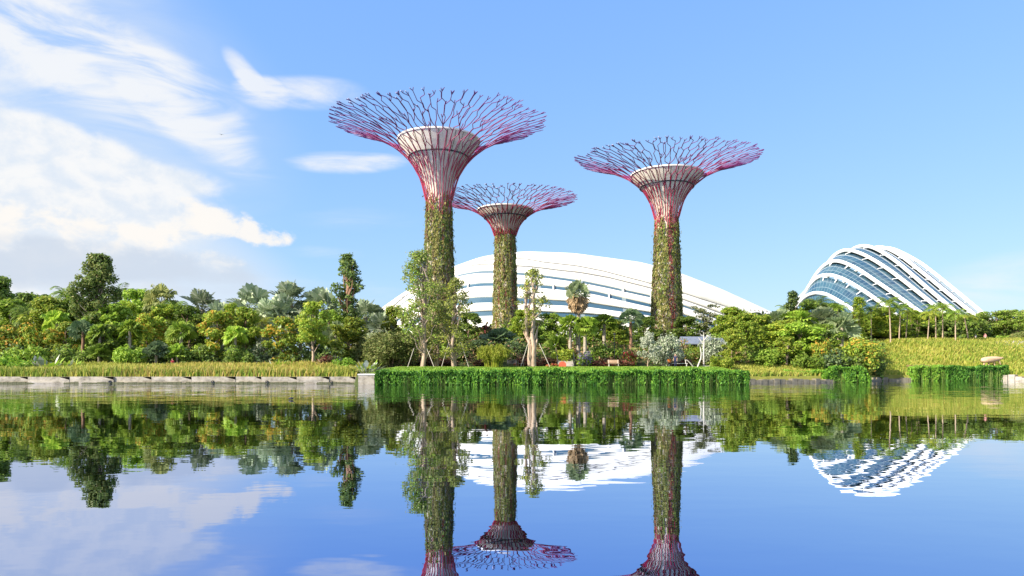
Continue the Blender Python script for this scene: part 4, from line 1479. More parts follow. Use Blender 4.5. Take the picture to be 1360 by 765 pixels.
P_('sh_m', 1074, 462, 88, 40, 'green shrub below the bright round leaved tree', GR)
P_('bam', 1138, 394, 122, 32, 'bright feathery bamboo left of the slim palms', GR)
P_('fea1', 1157, 403, 122, 34, 'slim feather palm right of the bright bamboo', GR)
P_('yel2', 1176, 408, 126, 50, 'yellow green tree behind the leaning slim palm', GR)
P_('fea3', 1183, 391, 120, 38, 'slim leaning palm, tallest before the ribbed dome', GR, rot=.1)
P_('fea3', 1194, 400, 121, 34, 'slim palm right beside the tallest leaning palm', GR)
P_('fea2', 1203, 408, 123, 30, 'shorter slim palm third right of the bright bamboo', GR)
P_('fea2', 1232, 410, 119, 30, 'yellow slim palm left of the close pair', GR)
P_('fea3', 1243, 400, 121, 34, 'slim palm, left one of the close pair', GR)
P_('fea3', 1252, 400, 119, 34, 'slim palm, right one of the close pair', GR)
P_('fea1', 1269, 408, 117, 34, 'slim palm with thick pale trunk right of the close pair', GR)
P_('fea2', 1286, 414, 122, 40, 'bushy yellow palm near the right foot of ribbed dome', GR)
P_('bam', 1215, 412, 127, 44, 'bamboo like green clump between the slim palms', GR)
for px, yt, D, w, lb in ((1145, 416, 134, 56, 'dark tree behind the bright bamboo'), (1185, 420, 134, 56, 'dark tree behind the tallest leaning palm'),
                         (1222, 416, 136, 56, 'dark tree behind the bamboo like clump'), (1258, 416, 136, 56, 'dark tree behind the close pair of palms'),
                         (1290, 420, 137, 48, 'dark tree behind the bushy yellow palm')):
    P_('dark1', px, yt, D, w, lb, GR)
P_('umb', 1322, 412, 150, 62, 'spreading tree right of the small hut roof', GR)
P_('umb', 1352, 410, 146, 60, 'spreading tree at the right edge of the view', GR)
P_('umb', 1375, 416, 138, 60, 'spreading tree cut by the right edge of the view', GR)
P_('mid2', 1310, 424, 152, 40, 'small dark tree beside the small hut roof', GR)
P_('sh_m', 1340, 440, 136, 60, 'wide green shrub under the right edge spreading trees', GR)
P_('sh_o', 1362, 436, 128, 40, 'grey green shrub at the right edge above the path', GR)

# prop stakes of the three lawn trees
for tr, st in ((t1, [((567, 463), (577, 488)), ((550, 462), (541, 487))]), (t2, [((596, 455), (586, 487)), ((612, 455), (623, 486))]), (t3, [((703, 451), (691, 486)), ((716, 456), (731, 488))])):
    for (ax, ay), (bx, by) in st:
        D0 = 83.6
        p0 = np.array([wx(ax, D0), D0, wz(ay, D0)])
        p1 = np.array([wx(bx, D0 - .8), D0 - .8, float(gz(wx(bx, D0 - .8), D0 - .8)) - .1])
        mb = MB()
        q = np.array([p0, p1]) - np.array(tr.location)
        c, s = math.cos(-tr.rotation_euler.z), math.sin(-tr.rotation_euler.z)
        q = np.stack([q[:, 0] * c - q[:, 1] * s, q[:, 0] * s + q[:, 1] * c, q[:, 2]], 1) / np.array(tr.scale)
        mb.tube(q, .036, 6)
        link('prop_stake', mb.build('prop_stake', [STAKE]), tr)

# ------------------------------------------------------------------ masses nobody could count
def mass(name, label, mats, fn, n, L, W, seed, cat='plants'):
    rng = np.random.default_rng(seed)
    pos = fn(rng, n)
    n = len(pos)
    mb = MB()
    k = rng.integers(0, len(mats), n)
    nz = (np.sin(pos[:, 0] * .9) + np.sin(pos[:, 0] * .37 + pos[:, 1] * .5) > .2).astype(int)
    k = np.where(rng.random(n) < .55, nz % len(mats), k)
    for i in range(len(mats)):
        s = k == i
        leaves(mb, pos[s], rng.normal(size=(s.sum(), 3)) + np.array([0, -.4, .5]), L, W, rng, i)
    o = link(name, mb.build(name, mats))
    return tagged(o, label, cat, kind='stuff')


def wood(pxs, y0, y1, d0, d1, nb, rad, ground_frac=.0):
    def fn(rng, n):
        out = []
        per = n // nb
        for i in range(nb):
            D = rng.uniform(d0, d1)
            px = rng.uniform(*pxs)
            X = wx(px, D)
            g = float(gz(X, D))
            top = wz(rng.uniform(y0, y1), D)
            r = rad * rng.uniform(.7, 1.3)
            d = norm(rng.normal(size=(per, 3)))
            sc = np.array([r, r, max(1, (top - g) * .5)])
            out.append(np.array([X, D, (top + g) / 2]) + d * sc * rng.uniform(.5, 1, (per, 1)) ** .4)
        return np.concatenate(out)
    return fn


mass('far_wood', 'dense dark wood behind the left bank trees', [L_DARK, L_MID], wood((-200, 520), 402, 425, 118, 140, 46, 3.6), 26000, .75, .42, 71)
mass('far_wood', 'dense wood behind the tower feet and below the white dome', [L_MID, L_DARK], wood((500, 1010), 424, 440, 122, 142, 40, 3.4), 19000, .75, .42, 72)
mass('far_wood', 'dense wood below the ribbed dome on the right bank', [L_DARK, L_MID], wood((1000, 1310), 412, 428, 130, 150, 34, 3.8), 18000, .8, .45, 73)
mass('far_wood', 'far wood beyond the right edge of the meadow', [L_MID, L_OLI], wood((1295, 1600), 424, 436, 150, 175, 28, 4.2), 12000, .85, .5, 76)


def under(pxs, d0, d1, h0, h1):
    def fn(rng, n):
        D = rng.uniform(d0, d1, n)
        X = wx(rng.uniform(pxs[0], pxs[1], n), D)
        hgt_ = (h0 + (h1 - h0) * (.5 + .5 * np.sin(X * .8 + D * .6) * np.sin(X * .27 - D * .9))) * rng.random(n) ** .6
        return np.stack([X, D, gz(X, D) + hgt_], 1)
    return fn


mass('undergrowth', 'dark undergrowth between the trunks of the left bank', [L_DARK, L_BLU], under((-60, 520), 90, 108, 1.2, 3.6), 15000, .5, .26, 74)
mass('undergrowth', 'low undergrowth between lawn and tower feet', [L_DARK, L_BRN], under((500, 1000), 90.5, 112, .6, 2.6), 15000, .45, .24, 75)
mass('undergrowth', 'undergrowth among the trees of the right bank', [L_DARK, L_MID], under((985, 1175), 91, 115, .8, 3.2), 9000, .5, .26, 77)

# ------------------------------------------------------------------ grasses


def grass(name, label, fn, n, h, mats_fn, mats, seed, w=.10):
    rng = np.random.default_rng(seed)
    x, y = fn(rng, n)
    z = gz(x, y)
    hh2 = h * rng.uniform(.5, 1.15, n) * (1 + .14 * np.sin(x * .31) * np.sin(x * .17 + y * .4))
    lean = rng.normal(0, .22, (n, 2)) * hh2[:, None] + np.array([.10, 0])
    a = rng.uniform(-.7, .7, n)
    sd_ = np.stack([np.cos(a), np.sin(a), 0 * a], 1) * w * rng.uniform(.6, 1.3, (n, 1))
    b0 = np.stack([x, y, z - .05], 1)
    tip = np.stack([x + lean[:, 0], y + lean[:, 1], z + hh2], 1)
    midp = b0 * .45 + tip * .55 + np.stack([-lean[:, 0] * .2, -lean[:, 1] * .2, 0 * x], 1)
    mb = MB()
    k = mats_fn(rng, x, y)
    blades = np.stack([b0 - sd_, midp - sd_ * .8, tip, midp + sd_ * .8, b0 + sd_], 1)
    for i in range(len(mats)):
        s = k == i
        if s.sum(): mb.quads(blades[s], i)
    # seed heads
    sh = rng.random(n) < .34
    gold = np.minimum(len(mats) - 1, np.maximum(1, k[sh]))
    hp = np.stack([tip[sh] - sd_[sh] * .9 + (midp - tip)[sh] * .4, tip[sh] + (tip - midp)[sh] * .15, tip[sh] + sd_[sh] * .9 + (midp - tip)[sh] * .4], 1)
    for i in range(1, len(mats)):
        s = gold == i
        if s.sum(): mb.quads(hp[s], i)
    o = link(name, mb.build(name, mats))
    return tagged(o, label, 'grass', kind='stuff')


def left_fn(rng, n):
    x = rng.uniform(-68, -17.8, n)
    return x, 77.7 + rng.random(n) ** 1.2 * 9.5


def left_mat(rng, x, y):
    g = sm(-50, -38, x) * (1 - sm(-24, -19, x))
    f = np.sin(x * .8) * .15 + np.sin(x * .23 + y) * .15
    r = rng.random(len(x))
    return np.where(r < .60 - .18 * g + f, 0, np.where(r < .98 - .42 * g, 1, 2))


grass('meadow_grass', 'tall golden green grass along the stone wall of the left bank', left_fn, 56000, 1.08, left_mat, [G_GREEN, G_GOLD, G_ORNG], 81, w=.065)


def right_fn(rng, n):
    x = rng.uniform(26, 100, n)
    y = shore(x) + .5 + rng.random(n) * 44 * sm(34, 56, x) + rng.random(n) * 11 * (1 - sm(34, 56, x))
    return x, y


def right_mat(rng, x, y):
    d = y - shore(x)
    f = .22 * np.sin(d * .55 + x * .08) + .12 * np.sin(x * .35)
    r = rng.random(len(x))
    return np.where(r < .50 + f, 0, np.where(r < .97, 1, 2))


grass('meadow_grass', 'golden green meadow grass on the right bank slope', right_fn, 70000, .55, right_mat, [G_GREEN, G_GOLD, G_ORNG], 82, w=.10)


def lawn_fn(rng, n):
    return rng.uniform(-14.2, 25.5, n), rng.uniform(74.6, 86, n)


grass('lawn_grass', 'short bright lawn behind the long hedge', lawn_fn, 26000, .10, lambda rng, x, y: (rng.random(len(x)) < .12).astype(int), [L_HEDGEL, G_GREEN], 83, w=.07)

# ------------------------------------------------------------------ waterside hedges


def hedge(label, x0, x1, yf, depth, h, n, seed, mat, mat2, name='hedge', rounded=0.0):
    rng = np.random.default_rng(seed)
    w = x1 - x0
    ncl = int(w / .42)
    cx_ = np.linspace(x0, x1, ncl) + rng.normal(0, .1, ncl)
    ci = rng.integers(0, ncl, n)
    x = np.clip(cx_[ci] + rng.normal(0, .19, n), x0, x1)
    top = h * (1 + .06 * np.sin(cx_ * 1.7) * np.sin(cx_ * .43) + rng.normal(0, .085, ncl))[ci]
    if rounded:
        u = (x - x0) / w * 2 - 1
        top = top * (1 - rounded * u ** 4)
    out = rng.uniform(0, .55, ncl)[ci]
    onTop = rng.random(n) < .30
    z = np.where(onTop, top - rng.random(n) ** 2 * .25, top * rng.random(n) ** .85)
    y = np.where(onTop, yf + rng.random(n) * depth, yf + out + np.abs(rng.normal(0, .13, n)) + .25 * rounded * (z / h) ** 2)
    zb = np.where(onTop, 0, 0)
    pos = np.stack([x, y, z + zb], 1)
    nr = np.stack([rng.normal(0, .5, n), np.where(onTop, -.2, -.8) + rng.normal(0, .5, n), np.where(onTop, .8, .4) + rng.normal(0, .5, n)], 1)
    mb = MB()
    s = rng.random(n) < .3
    leaves(mb, pos[~s], nr[~s], .34, .15, rng, 0, up=(0, -.2, .9))
    leaves(mb, pos[s], nr[s], .34, .15, rng, 1, up=(0, -.2, .9))
    # end faces
    m = n // 18
    for xe, sg in ((x0, -1), (x1, 1)):
        pe = np.stack([xe + rng.normal(0, .1, m), yf + rng.random(m) * depth, rng.random(m) * h * (1 - rounded)], 1)
        leaves(mb, pe, np.array([sg * 1.0, 0, .5]) + rng.normal(size=(m, 3)) * .4, .34, .15, rng, 0, up=(0, 0, 1))
    root = thing(name, label, 'hedge', (0, 0, 0))
    root.location = ((x0 + x1) / 2, yf + depth / 2, 0)
    off = np.array(root.location)
    mb.v = [v - off for v in mb.v]
    link('foliage', mb.build('foliage', [mat, mat2]), root)
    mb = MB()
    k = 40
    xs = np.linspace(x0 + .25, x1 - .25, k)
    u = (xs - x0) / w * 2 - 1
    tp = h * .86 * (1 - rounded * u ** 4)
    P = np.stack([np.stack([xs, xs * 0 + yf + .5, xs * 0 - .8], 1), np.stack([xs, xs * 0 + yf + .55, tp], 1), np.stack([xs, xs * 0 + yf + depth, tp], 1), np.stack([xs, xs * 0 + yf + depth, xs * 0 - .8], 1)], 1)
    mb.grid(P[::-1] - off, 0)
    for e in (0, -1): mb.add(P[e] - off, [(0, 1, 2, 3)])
    m = int(w * 7)
    xx = rng.uniform(x0, x1, m)
    for q in xx:
        yy = yf + rng.uniform(.1, .4)
        mb.tube(np.array([(q, yy, -.3), (q + rng.normal(0, .06), yy - .05, h * rng.uniform(.5, .9) * (1 - rounded))]) - off, [.022, .014], 4, cap=False)
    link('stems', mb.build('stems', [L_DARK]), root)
    return root


hedge('long bright green hedge standing in the water along the lawn', wx(501, 72), wx(993, 72), 71.8, 1.7, 1.42, 22000, 91, L_HEDGE, L_HEDGEL)
hedge('rounded bright green hedge clump at the water below dark shrubs', wx(1094, 83), wx(1152, 83), 82.3, 2.0, 1.75, 4800, 92, L_HEDGEL, L_HEDGE, rounded=.55)
hedge('light green hedge at the water edge of the right meadow', wx(1214, 91.5), wx(1257, 91.5), 91.2, 1.8, 1.85, 3800, 93, L_HEDGEL, L_BRI)
hedge('dark green hedge at the water edge right of the light hedge', wx(1257, 91.5), wx(1336, 91.5), 91.0, 1.8, 1.95, 5600, 94, L_HEDGE, L_HEDGE)
mass('reed_patch', 'olive reed patches across the right meadow above the light hedge', [L_OLI, L_BRN], under((1205, 1262), 99, 101, .3, .75), 1500, .4, .14, 96)
mass('waterside_plants', 'low bright plants on the bank between hedge and rounded clump', [L_HEDGEL, L_BRI], under((1040, 1096), 83.5, 87, .2, .75), 2600, .34, .16, 95)

# ------------------------------------------------------------------ lake edges
rs = np.random.default_rng(101)
wall = thing('stone_wall', 'low pale stone block wall along the left bank', 'wall', (-45, 77.2, 0))
mb = MB()
x = -120.0
while x < -17.6:
    w_ = rs.uniform(2.6, 5.2)
    w_ = min(w_, -17.55 - x)
    hgt_ = .78 + rs.normal(0, .014)
    dy_ = rs.normal(0, .05)
    c = np.array([x + w_ / 2 + 45, dy_, hgt_ / 2 - .25])
    k = 5
    # rough faced block: front grid pushed in and out
    gu, gv = np.meshgrid(np.linspace(-.5, .5, k), np.linspace(-.5, .5, k), indexing='ij')
    fr_ = np.stack([gu * (w_ - .03), -.27 + rs.normal(0, .02, gu.shape), gv * (hgt_ + .5) * .98], -1)
    edge_m = (abs(gu) > .45) | (abs(gv) > .45)
    fr_[..., 1][edge_m] = -.24
    mb.grid((fr_ + c)[::-1], 0, False)
    mb.box(c + np.array([0, .12, 0]), (w_ - .03, .72, hgt_ + .5))
    x += w_
link('blocks', mb.build('blocks', [STONE]), wall)
mb = MB()
mb.box((-23.7, .15, .10), (102.4, .5, 1.26))
link('mortar_core', mb.build('mortar_core', [STONE]), wall)
wall.location.x = -45
mb = MB()
rs2 = np.random.default_rng(3)
for q in np.arange(-75, 27.3, .5):
    mb.box((q, -.255, .02), (.5, .18, .30 + rs2.normal(0, .06)), 0, 0, .9)
link('algae_band', mb.build('algae_band', [ALGAE]), wall)
for px in (147, 283, 355, 440):
    mb = MB()
    X = wx(px, 77) + 45
    th = np.linspace(0, 2 * PI, 13)
    mb.lathe([(.11, 0), (.15, 0), (.15, .12), (.11, .12), (.11, 0)], 12, 0)
    P = np.concatenate([v for v in mb.v])
    mb.v = [np.stack([P[:, 0], -P[:, 2], P[:, 1]], 1) + np.array([X, -.30, .22])]
    link('drain_outlet', mb.build('drain_outlet', [DARKM]), wall)
blk = thing('stone_block', 'large pale square stone block between stone wall and long hedge', 'block', (wx(488, 74.2), 74.4, 0))
mb = MB()
mb.box((0, 0, .32), (1.75, 1.6, 1.42), taper=.985)
link('body', mb.build('body', [STONE]), blk)
mb = MB()
mb.box((0, 0, 1.085), (1.85, 1.7, .11))
link('cap', mb.build('cap', [CONCW]), blk)


def edging(label, pts, h, seed, mat):
    root = thing('stone_edging', label, 'edging', (pts[0][0], pts[0][1], 0))
    rg = np.random.default_rng(seed)
    mb = MB()
    for (xa, ya), (xb, yb) in zip(pts[:-1], pts[1:]):
        L = math.hypot(xb - xa, yb - ya)
        n = max(1, int(L / .8))
        for i in range(n):
            f = (i + .5) / n
            hh3 = h * rg.uniform(.6, 1.3)
            mb.box((xa + (xb - xa) * f - pts[0][0], ya + (yb - ya) * f - pts[0][1] + rg.normal(0, .05), hh3 / 2 - .3), (L / n - .04, .7, hh3 + .6), 0, math.atan2(yb - ya, xb - xa), .94)
    link('blocks', mb.build('blocks', [mat]), root)
    return root


edging('grey stone edging between long hedge and rounded clump', [(24.9, 74), (25.6, 78.3), (36, 81.6), (39, 82.9)], .42, 5, STONEG)
edging('grey stone edging between rounded clump and light hedge', [(43, 85.0), (49.6, 91.9), (54.2, 92.2)], .42, 6, STONEG)
edging('pale stone edging at the right edge of the water', [(65.8, 91.6), (67.9, 85.7), (110, 85.6)], .75, 7, STONE)

# paths
def strip(name, pts, w, dz=.03):
    p = np.array(pts, float)
    q = np.linspace(0, len(p) - 1, 60)
    c = np.stack([np.interp(q, np.arange(len(p)), p[:, i]) for i in (0, 1)], 1)
    tg = np.gradient(c, axis=0)
    nn = norm(np.stack([-tg[:, 1], tg[:, 0]], 1))
    rows = []
    for s in np.linspace(-.5, .5, 5):
        r_ = c + nn * w * s
        rows.append(np.stack([r_[:, 0], r_[:, 1], gz(r_[:, 0], r_[:, 1]) + dz], 1))
    mb = MB()
    mb.grid(np.stack(rows, 1)[::-1])
    o = link(name, mb.build(name, [PATHM]))
    return tagged(o, kind='structure')


strip('path', [(-14, 88.5), (0, 87.8), (14, 87.4), (24, 88.0), (30, 92), (34, 98)], 1.8, .07)
strip('path', [(80, 112), (90, 116), (100, 122), (110, 124)], 6.0, .25)

# ------------------------------------------------------------------ garden furniture
gyc = 88.2
# steps
sx0 = wx(752, 89)
steps = thing('garden_steps', 'pale stone steps with dark handrails climbing from the lawn', 'steps', (sx0, 88.6, float(gz(sx0, 88.4))))
for i in range(8):
    mb = MB()
    mb.box((0, i * .42 + .3, (i + .5) * .155 - .05), (2.0, .7, .155 + .1))
    link('tread', mb.build('tread', [PATHM]), steps)
for s in (-1, 1):
    mb = MB()
    zz_ = 8 * .155
    a_, b_ = np.array([s * 1.12, -.1, .95]), np.array([s * 1.12, 3.5, zz_ + .95])
    mb.tube([a_, b_], .035, 6)
    for f in np.linspace(0, 1, 5):
        p = a_ * (1 - f) + b_ * f
        mb.tube([p - np.array([0, 0, 1.0]), p], .028, 6)
    link('handrail', mb.build('handrail', [DARKM]), steps)
# low retaining wall
rw = thing('retaining_wall', 'low grey wall between the stone steps and the right tower', 'wall', (wx(812, 98), 98, float(gz(wx(812, 98), 98)) - .3))
mb = MB()
mb.box((0, 0, .42), (9.4, .35, 1.0))
link('body', mb.build('body', [STONEG]), rw)
mb = MB()
mb.box((0, 0, .98), (9.6, .5, .1))
link('coping', mb.build('coping', [CONC]), rw)
# benches


def bench(label, px, D, w, seat, legm, back=True, rz=0.0):
    X = wx(px, D)
    root = thing('park_bench', label, 'bench', (X, D, float(gz(X, D))), rz)
    mb = MB()
    for i in range(4): mb.box((0, -.18 + i * .13, .45), (w, .11, .05))
    link('seat', mb.build('seat', [seat]), root)
    if back:
        mb = MB()
        for i in range(3): mb.box((0, .30 + i * .03, .60 + i * .13), (w, .04, .10))
        link('backrest', mb.build('backrest', [seat]), root)
    for s in (-1, 1):
        mb = MB()
        mb.tube([(s * (w / 2 - .12), -.2, 0), (s * (w / 2 - .12), -.16, .43)], .035, 6)
        mb.tube([(s * (w / 2 - .12), .3, 0), (s * (w / 2 - .12), .26, .43), (s * (w / 2 - .12), .36, .92)], .035, 6)
        mb.tube([(s * (w / 2 - .12), -.2, .41), (s * (w / 2 - .12), .28, .41)], .03, 6)
        link('leg', mb.build('leg', [legm]), root)
    return root


bench('pale wooden bench on the lawn right of the stone steps', 815, 85.5, 1.4, WOODT, WOODW)
bench('dark bench on the lawn right of the yellow weeping shrub', 680, 86.0, 1.3, DARKM, DARKM)
bench('small dark bench beside the larger dark bench', 692, 86.6, .9, DARKM, DARKM, False)
bench('long white bench beside the white forked dead wood', 900, 85.0, 2.4, CONCW, CONCW, False)
# orange red panel on the lawn
X = wx(747, 83)
pn = thing('round_topped_panel', 'orange red round topped panel at the foot of the steps', 'sign', (X, 83, float(gz(X, 83))))
th = np.linspace(0, PI, 13)
out = [(-.45, 0.06)] + [(-.45 * math.cos(q), .32 + .38 * math.sin(q)) for q in th] + [(.45, .06)]
mb = MB()
o2 = np.array(out)
fr_ = np.stack([o2[:, 0], 0 * o2[:, 0] - .03, o2[:, 1]], 1)
bk = fr_ + np.array([0, .06, 0])
mb.add(fr_, np.arange(len(out))[None])
mb.add(bk[::-1], np.arange(len(out))[None])
mb.grid(np.stack([fr_, bk], 1), 0, False)
link('panel', mb.build('panel', [REDP]), pn)
for s in (-.3, .3):
    mb = MB()
    mb.tube([(s, .05, -.1), (s, .05, .4)], .03, 6)
    link('post', mb.build('post', [DARKM]), pn)
# lamp post
for px, D, top, lb in ((816, 91, 444, 'thin dark lamp post behind the pale bench'), (862.5, 96, 452, 'thin dark lamp post left of the silvery shrub')):
    X = wx(px, D)
    z0 = float(gz(X, D))
    lp = thing('lamp_post', lb, 'lamp', (X, D, z0), 0, 'garden lamp posts')
    hh4 = wz(top, D) - z0
    mb = MB()
    mb.tube([(0, 0, -.1), (0, 0, .3), (0, 0, hh4)], [.08, .06, .045], 8)
    link('pole', mb.build('pole', [DARKM]), lp)
    mb = MB()
    mb.lathe([(.03, hh4 - .02), (.20, hh4), (.20, hh4 + .06), (.05, hh4 + .12), (.0, hh4 + .12)], 12)
    link('lamp_head', mb.build('lamp_head', [DARKM]), lp)
# slate roofed pavilions


def pavilion(label, px, ytop, D, w, dpt, hr, wallm):
    X = wx(px, D)
    zt = wz(ytop, D)
    z0 = float(gz(X, D))
    root = thing('garden_pavilion', label, 'pavilion', (X, D, z0), 0)
    zt -= z0
    mb = MB()
    e = zt - hr
    for s in (-1, 1):
        mb.add([(-w / 2, s * dpt / 2, e), (w / 2, s * dpt / 2, e), (w / 2, 0, zt), (-w / 2, 0, zt)], [(0, 1, 2, 3)])
        mb.add([(-w / 2, s * dpt / 2, e - .12), (w / 2, s * dpt / 2, e - .12), (w / 2, 0, zt - .12), (-w / 2, 0, zt - .12)], [(0, 1, 2, 3)])
        mb.add([(-w / 2, s * dpt / 2, e - .12), (w / 2, s * dpt / 2, e - .12), (w / 2, s * dpt / 2, e), (-w / 2, s * dpt / 2, e)], [(0, 1, 2, 3)])
        mb.add([(s * w / 2, -dpt / 2, e), (s * w / 2, dpt / 2, e), (s * w / 2, 0, zt)], [(0, 1, 2)])
    link('roof', mb.build('roof', [SLATE]), root)
    for sx_ in (-1, 1):
        for sy_ in (-1, 1):
            mb = MB()
            mb.box((sx_ * (w / 2 - .3), sy_ * (dpt / 2 - .3), e / 2 - .1), (.2, .2, e))
            link('column', mb.build('column', [wallm]), root)
    mb = MB()
    mb.box((0, dpt / 2 - .35, e / 2 - .1), (w - .9, .12, e - .1))
    link('rear_wall', mb.build('rear_wall', [CONC]), root)
    return root


pavilion('slate blue roofed pavilion half hidden right of the right tower', 924, 447, 101, 4.6, 4.4, 1.1, CONC)
pavilion('small slate roofed pavilion behind the pale silvery shrub', 950, 449, 104, 2.2, 3.0, .8, CONC)
pavilion('small hut with grey roof at the right foot of ribbed dome', 1303, 425, 158, 5.0, 4.5, 1.2, DARKM)

# white forked dead wood
D = 83.0
dwt = thing('dead_tree', 'white forked bare dead wood standing on the lawn', 'dead tree', (wx(924, D), D, float(gz(wx(924, D), D))))
o = np.array(dwt.location)
mb = MB()
def pp(px, py, dy=0.0): return np.array([wx(px, D), D + dy, wz(py, D)]) - o
mb.tube([pp(924, 493), pp(921, 488, -.1), pp(916, 482.5, -.3), pp(911.5, 478.5, -.4), pp(908, 478, -.4)], [.10, .085, .07, .055, .02], 8)
link('limb', mb.build('limb', [WOODW]), dwt)
mb = MB()
mb.tube([pp(924.5, 493), pp(928, 484, .1), pp(931.5, 476, .2), pp(932, 470, .2), pp(930.5, 462, .1), pp(930, 460, .1)], [.10, .09, .08, .065, .05, .02], 8)
mb.tube([pp(931.5, 474, .2), pp(934, 470, .3), pp(935, 466, .4)], [.07, .05, .02], 6)
link('limb', mb.build('limb', [WOODW]), dwt)
D = 90.0
dw2 = thing('dead_tree', 'upright bare white trunk behind the forked dead wood', 'dead tree', (wx(935, D), D, float(gz(wx(935, D), D))))
o = np.array(dw2.location)
mb = MB()
mb.tube([pp(935, 492), pp(934.5, 470), pp(935, 455), pp(934.5, 441)], [.12, .10, .075, .03], 8)
mb.tube([pp(935, 452), pp(940, 446), pp(944, 444)], [.08, .05, .02], 6)
mb.tube([pp(934.6, 458), pp(929, 450), pp(927, 448)], [.08, .05, .02], 6)
link('trunk', mb.build('trunk', [WOODW]), dw2)

# big driftwood on the right meadow
D = 96.0
dw = thing('driftwood_log', 'big tan driftwood log on stub legs in the right meadow', 'log', (wx(1317, D), D, float(gz(wx(1317, D), D))))
o = np.array(dw.location)
mb = MB()
rg = np.random.default_rng(4)
P = np.array([pp(1303, 479.5), pp(1305, 478.5), pp(1310, 478), pp(1317, 477.5), pp(1323, 477), pp(1328, 476), pp(1332, 475.5)])
mb.tube(P, [.12, .36, .46, .44, .36, .2, .05], 9)
mb.v = [v + rg.normal(0, .035, v.shape) for v in mb.v]
link('log', mb.build('log', [WOODT]), dw)
for a_, b_ in (((1318, 479), (1321.5, 486)), ((1325, 478), (1329, 484)), ((1307, 480), (1306, 487)), ((1313, 480), (1312.5, 487))):
    mb = MB()
    mb.tube([pp(*a_), pp((a_[0] + b_[0]) / 2 + .6, (a_[1] + b_[1]) / 2), pp(*b_)], [.15, .11, .07], 7)
    link('stub', mb.build('stub', [WOODT]), dw)

# ------------------------------------------------------------------ people
SKIN = mat_noise('skin', [(.42, .25, .17), (.48, .30, .21)], 8, .6)
HAIR = mat_noise('hair', [(.015, .011, .009), (.03, .022, .017)], 20, .5)


def cloth(name, c):
    return mat_noise('cloth_' + name, [tuple(v * .85 for v in c), c], 9, .85)


CL = {'orange': cloth('orange', (.62, .18, .03)), 'navy': cloth('navy', (.02, .025, .07)), 'white': cloth('white', (.68, .66, .63)),
      'tan': cloth('tan', (.48, .33, .24)), 'red': cloth('red', (.52, .05, .07)), 'black': cloth('black', (.025, .025, .028)), 'pink': cloth('pink', (.58, .22, .24)),
      'grey': cloth('grey', (.25, .26, .28))}


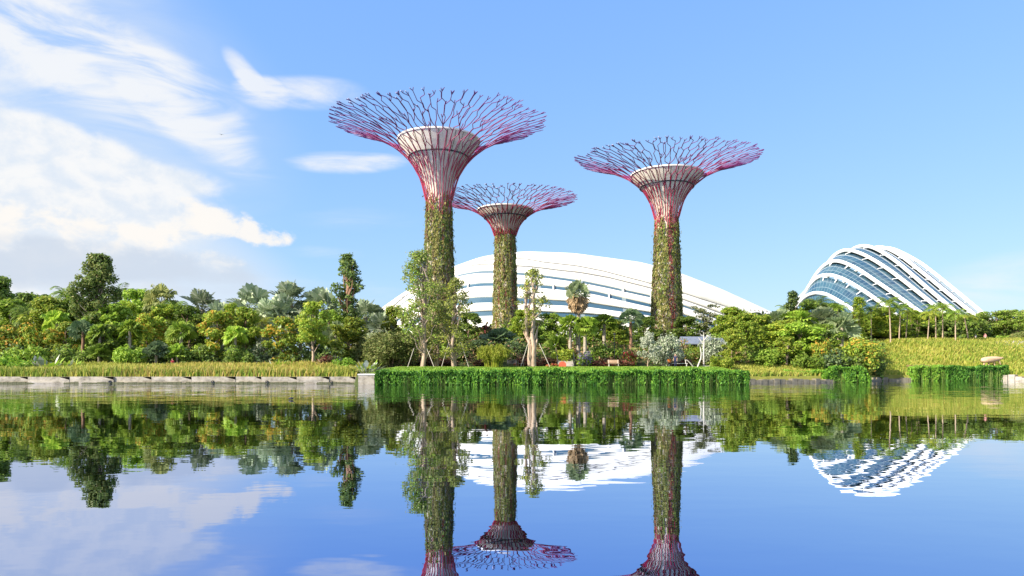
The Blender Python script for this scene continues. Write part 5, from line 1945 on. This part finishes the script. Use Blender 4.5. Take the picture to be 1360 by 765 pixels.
def person(label, px, D, h, shirt, pants, rz, seated=False, face=PI, seat_z=None):
    """one skinned figure; local -Y is the way it faces"""
    X = wx(px, D)
    g = float(gz(X, D))
    V, E_, R_ = [], [], []

    def add(p, r, par=None):
        V.append(tuple(p)); R_.append(r)
        if par is not None: E_.append((par, len(V) - 1))
        return len(V) - 1
    hip = .92 if not seated else .52
    pel = add((0, 0, hip), .125)
    wai = add((0, .0, hip + .17), .115, pel)
    che = add((0, .0, hip + .36), .135, wai)
    nec = add((0, .0, hip + .53), .055, che)
    he = add((0, -.02, hip + .62), .085, nec)
    ht = add((0, -.01, hip + .76), .085, he)
    add((0, -.115, hip + .66), .018, he)                       # nose
    for s in (-1, 1):
        add((s * .092, .0, hip + .66), .02, he)                # ears
        sh = add((s * .17, 0, hip + .47), .062, che)
        if seated:
            el_ = add((s * .23, -.05, hip + .22), .045, sh); wr = add((s * .15, -.27, hip + .14), .032, el_)
            fd = np.array([0, -1, -.15])
        else:
            el_ = add((s * .23, .02, hip + .18), .045, sh); wr = add((s * .24, -.08, hip - .05), .032, el_)
            fd = np.array([0, -.25, -1])
        hd = add(np.array(V[wr]) + fd * .07, .03, wr)
        for k, (off, ln_) in enumerate(((-.03, .075), (-.01, .085), (.01, .08), (.03, .065))):
            f1 = add(np.array(V[hd]) + fd * ln_ * .55 + np.array([0, off, 0]) * (0 if seated else 1) + np.array([off, 0, 0]) * (1 if seated else 0), .0095, hd)
            add(np.array(V[f1]) + fd * ln_ * .45 + np.array([-s * .012, 0, -.006]), .0085, f1)
        add(np.array(V[wr]) + fd * .06 + np.array([-s * .045, -.03, 0]), .011, wr)
        th_ = add((s * .095, 0, hip - .06), .092, pel)
        if seated:
            kn = add((s * .11, -.42, hip - .02), .062, th_); an_ = add((s * .11, -.44, .09), .042, kn)
        else:
            kn = add((s * .10, -.03 * s, .50), .062, th_); an_ = add((s * .105, .03 * s, .09), .042, kn)
        add(np.array(V[an_]) + np.array([0, -.17, -.05]), .036, an_)
    me0 = bpy.data.meshes.new('skeleton')
    me0.from_pydata(V, E_, [])
    ob = bpy.data.objects.new('skeleton', me0)
    COL.objects.link(ob)
    ob.modifiers.new('skin', 'SKIN')
    sk = me0.skin_vertices[0].data
    for i, r in enumerate(R_):
        sk[i].radius = (r * (1.35 if i in (che, wai, pel) else 1), r)
        sk[i].use_root = (i == 0)
    sub = ob.modifiers.new('sub', 'SUBSURF')
    sub.levels = sub.render_levels = 1
    dg = bpy.context.evaluated_depsgraph_get()
    me = bpy.data.meshes.new_from_object(ob.evaluated_get(dg))
    bpy.data.objects.remove(ob)
    me.name = 'body'
    me.materials.clear()
    for m_ in (SKIN, CL[shirt], CL[pants], CL['black']): me.materials.append(m_)
    for p in me.polygons:
        c = p.center
        p.use_smooth = True
        if c.z > hip + .50: k = 0
        elif c.z > hip + .03 and (abs(c.x) < .19 or c.z > hip + .26) and c.y > -.16: k = 1
        elif c.z < .085: k = 3
        elif abs(c.x) < .20 and (c.z < hip + .03) and not (seated and c.y < -.2 and c.z > hip + .07): k = 2
        else: k = 0
        p.material_index = k
    sc_ = h / 1.70
    root = thing('person', label, 'person', (X, D, g if seat_z is None else seat_z), rz, None, (sc_,) * 3)
    link('body', me, root)
    mb = MB()
    mb.ball((0, .012, hip + .755), (.098, .108, .092), 0, 12, 8)
    mb.ball((0, .055, hip + .66), (.085, .06, .10), 0, 10, 7)
    link('hair', mb.build('hair', [HAIR]), root)
    return root


person('person in an orange top sitting on the long white bench', 889, 84.9, 1.65, 'orange', 'black', 0.2, True, seat_z=float(gz(wx(889, 84.9), 84.9)))
person('person in dark navy clothes standing beside the seated person in orange', 897, 84.2, 1.66, 'navy', 'navy', -.6)
person('person in pale clothes walking on the path by the bright tree', 985, 91.5, 1.65, 'tan', 'white', 1.1)
person('person in a red top on the path right of the one in pale clothes', 1004, 93.0, 1.65, 'red', 'pink', -1.2)
person('small far person in white before the dark trees, right of the slim palms', 1296, 128, 1.65, 'white', 'grey', .4)
person('small far person in pink right of the far person in white', 1308.5, 129, 1.6, 'pink', 'white', -.7)
person('small far person in red under the right edge spreading trees', 1345, 130, 1.68, 'red', 'black', .2)
person('person in red half hidden behind the golden grass of the left bank', 229, 88.5, 1.5, 'red', 'red', .3)

# ------------------------------------------------------------------ birds
BIRD = mat_noise('dark_feathers', [(.015, .014, .013), (.035, .032, .028)], 20, .6)
D = 40.5
wb = thing('water_bird', 'small dark bird swimming on the lake below the left bank', 'bird', (wx(387, D), D, 0.0))
mb = MB()
prof_b = [(-.17, .035, .05), (-.13, .05, .075), (-.06, .075, .085), (.02, .08, .08), (.08, .06, .07), (.115, .035, .085), (.13, .028, .12), (.145, .034, .155), (.175, .026, .16), (.20, .010, .152), (.225, .004, .148)]
P = np.array([[(x_, r_ * math.cos(q), z_ + r_ * math.sin(q) * .85) for q in np.linspace(0, 2 * PI, 10, endpoint=False)] for x_, r_, z_ in prof_b])
mb.grid(P, 0, True, closed=True)
mb.add(P[0], np.arange(10)[None])
mb.add(P[-1], np.arange(10)[None])
link('body', mb.build('body', [BIRD]), wb)
D = 150.0
fb = thing('flying_bird', 'tiny dark bird flying in front of the high streaked cloud', 'bird', (wx(294, D), D, wz(179, D)), .5)
mb = MB()
mb.tube([(0, .22, 0), (0, .1, .01), (0, -.08, .01), (0, -.2, .02), (0, -.26, .015)], [.02, .06, .07, .04, .01], 7)
link('body', mb.build('body', [BIRD]), fb)
for s in (-1, 1):
    mb = MB()
    mb.add([(s * .04, .08, .03), (s * .04, -.10, .03), (s * .26, -.09, .14), (s * .26, .06, .14), (s * .55, .06, .10), (s * .04, 0, .05), (s * .26, 0, .155)], [(0, 1, 2, 3)])
    mb.add([(s * .26, -.09, .14), (s * .55, .06, .10), (s * .26, .06, .14)], [(0, 1, 2)])
    link('wing', mb.build('wing', [BIRD]), fb)
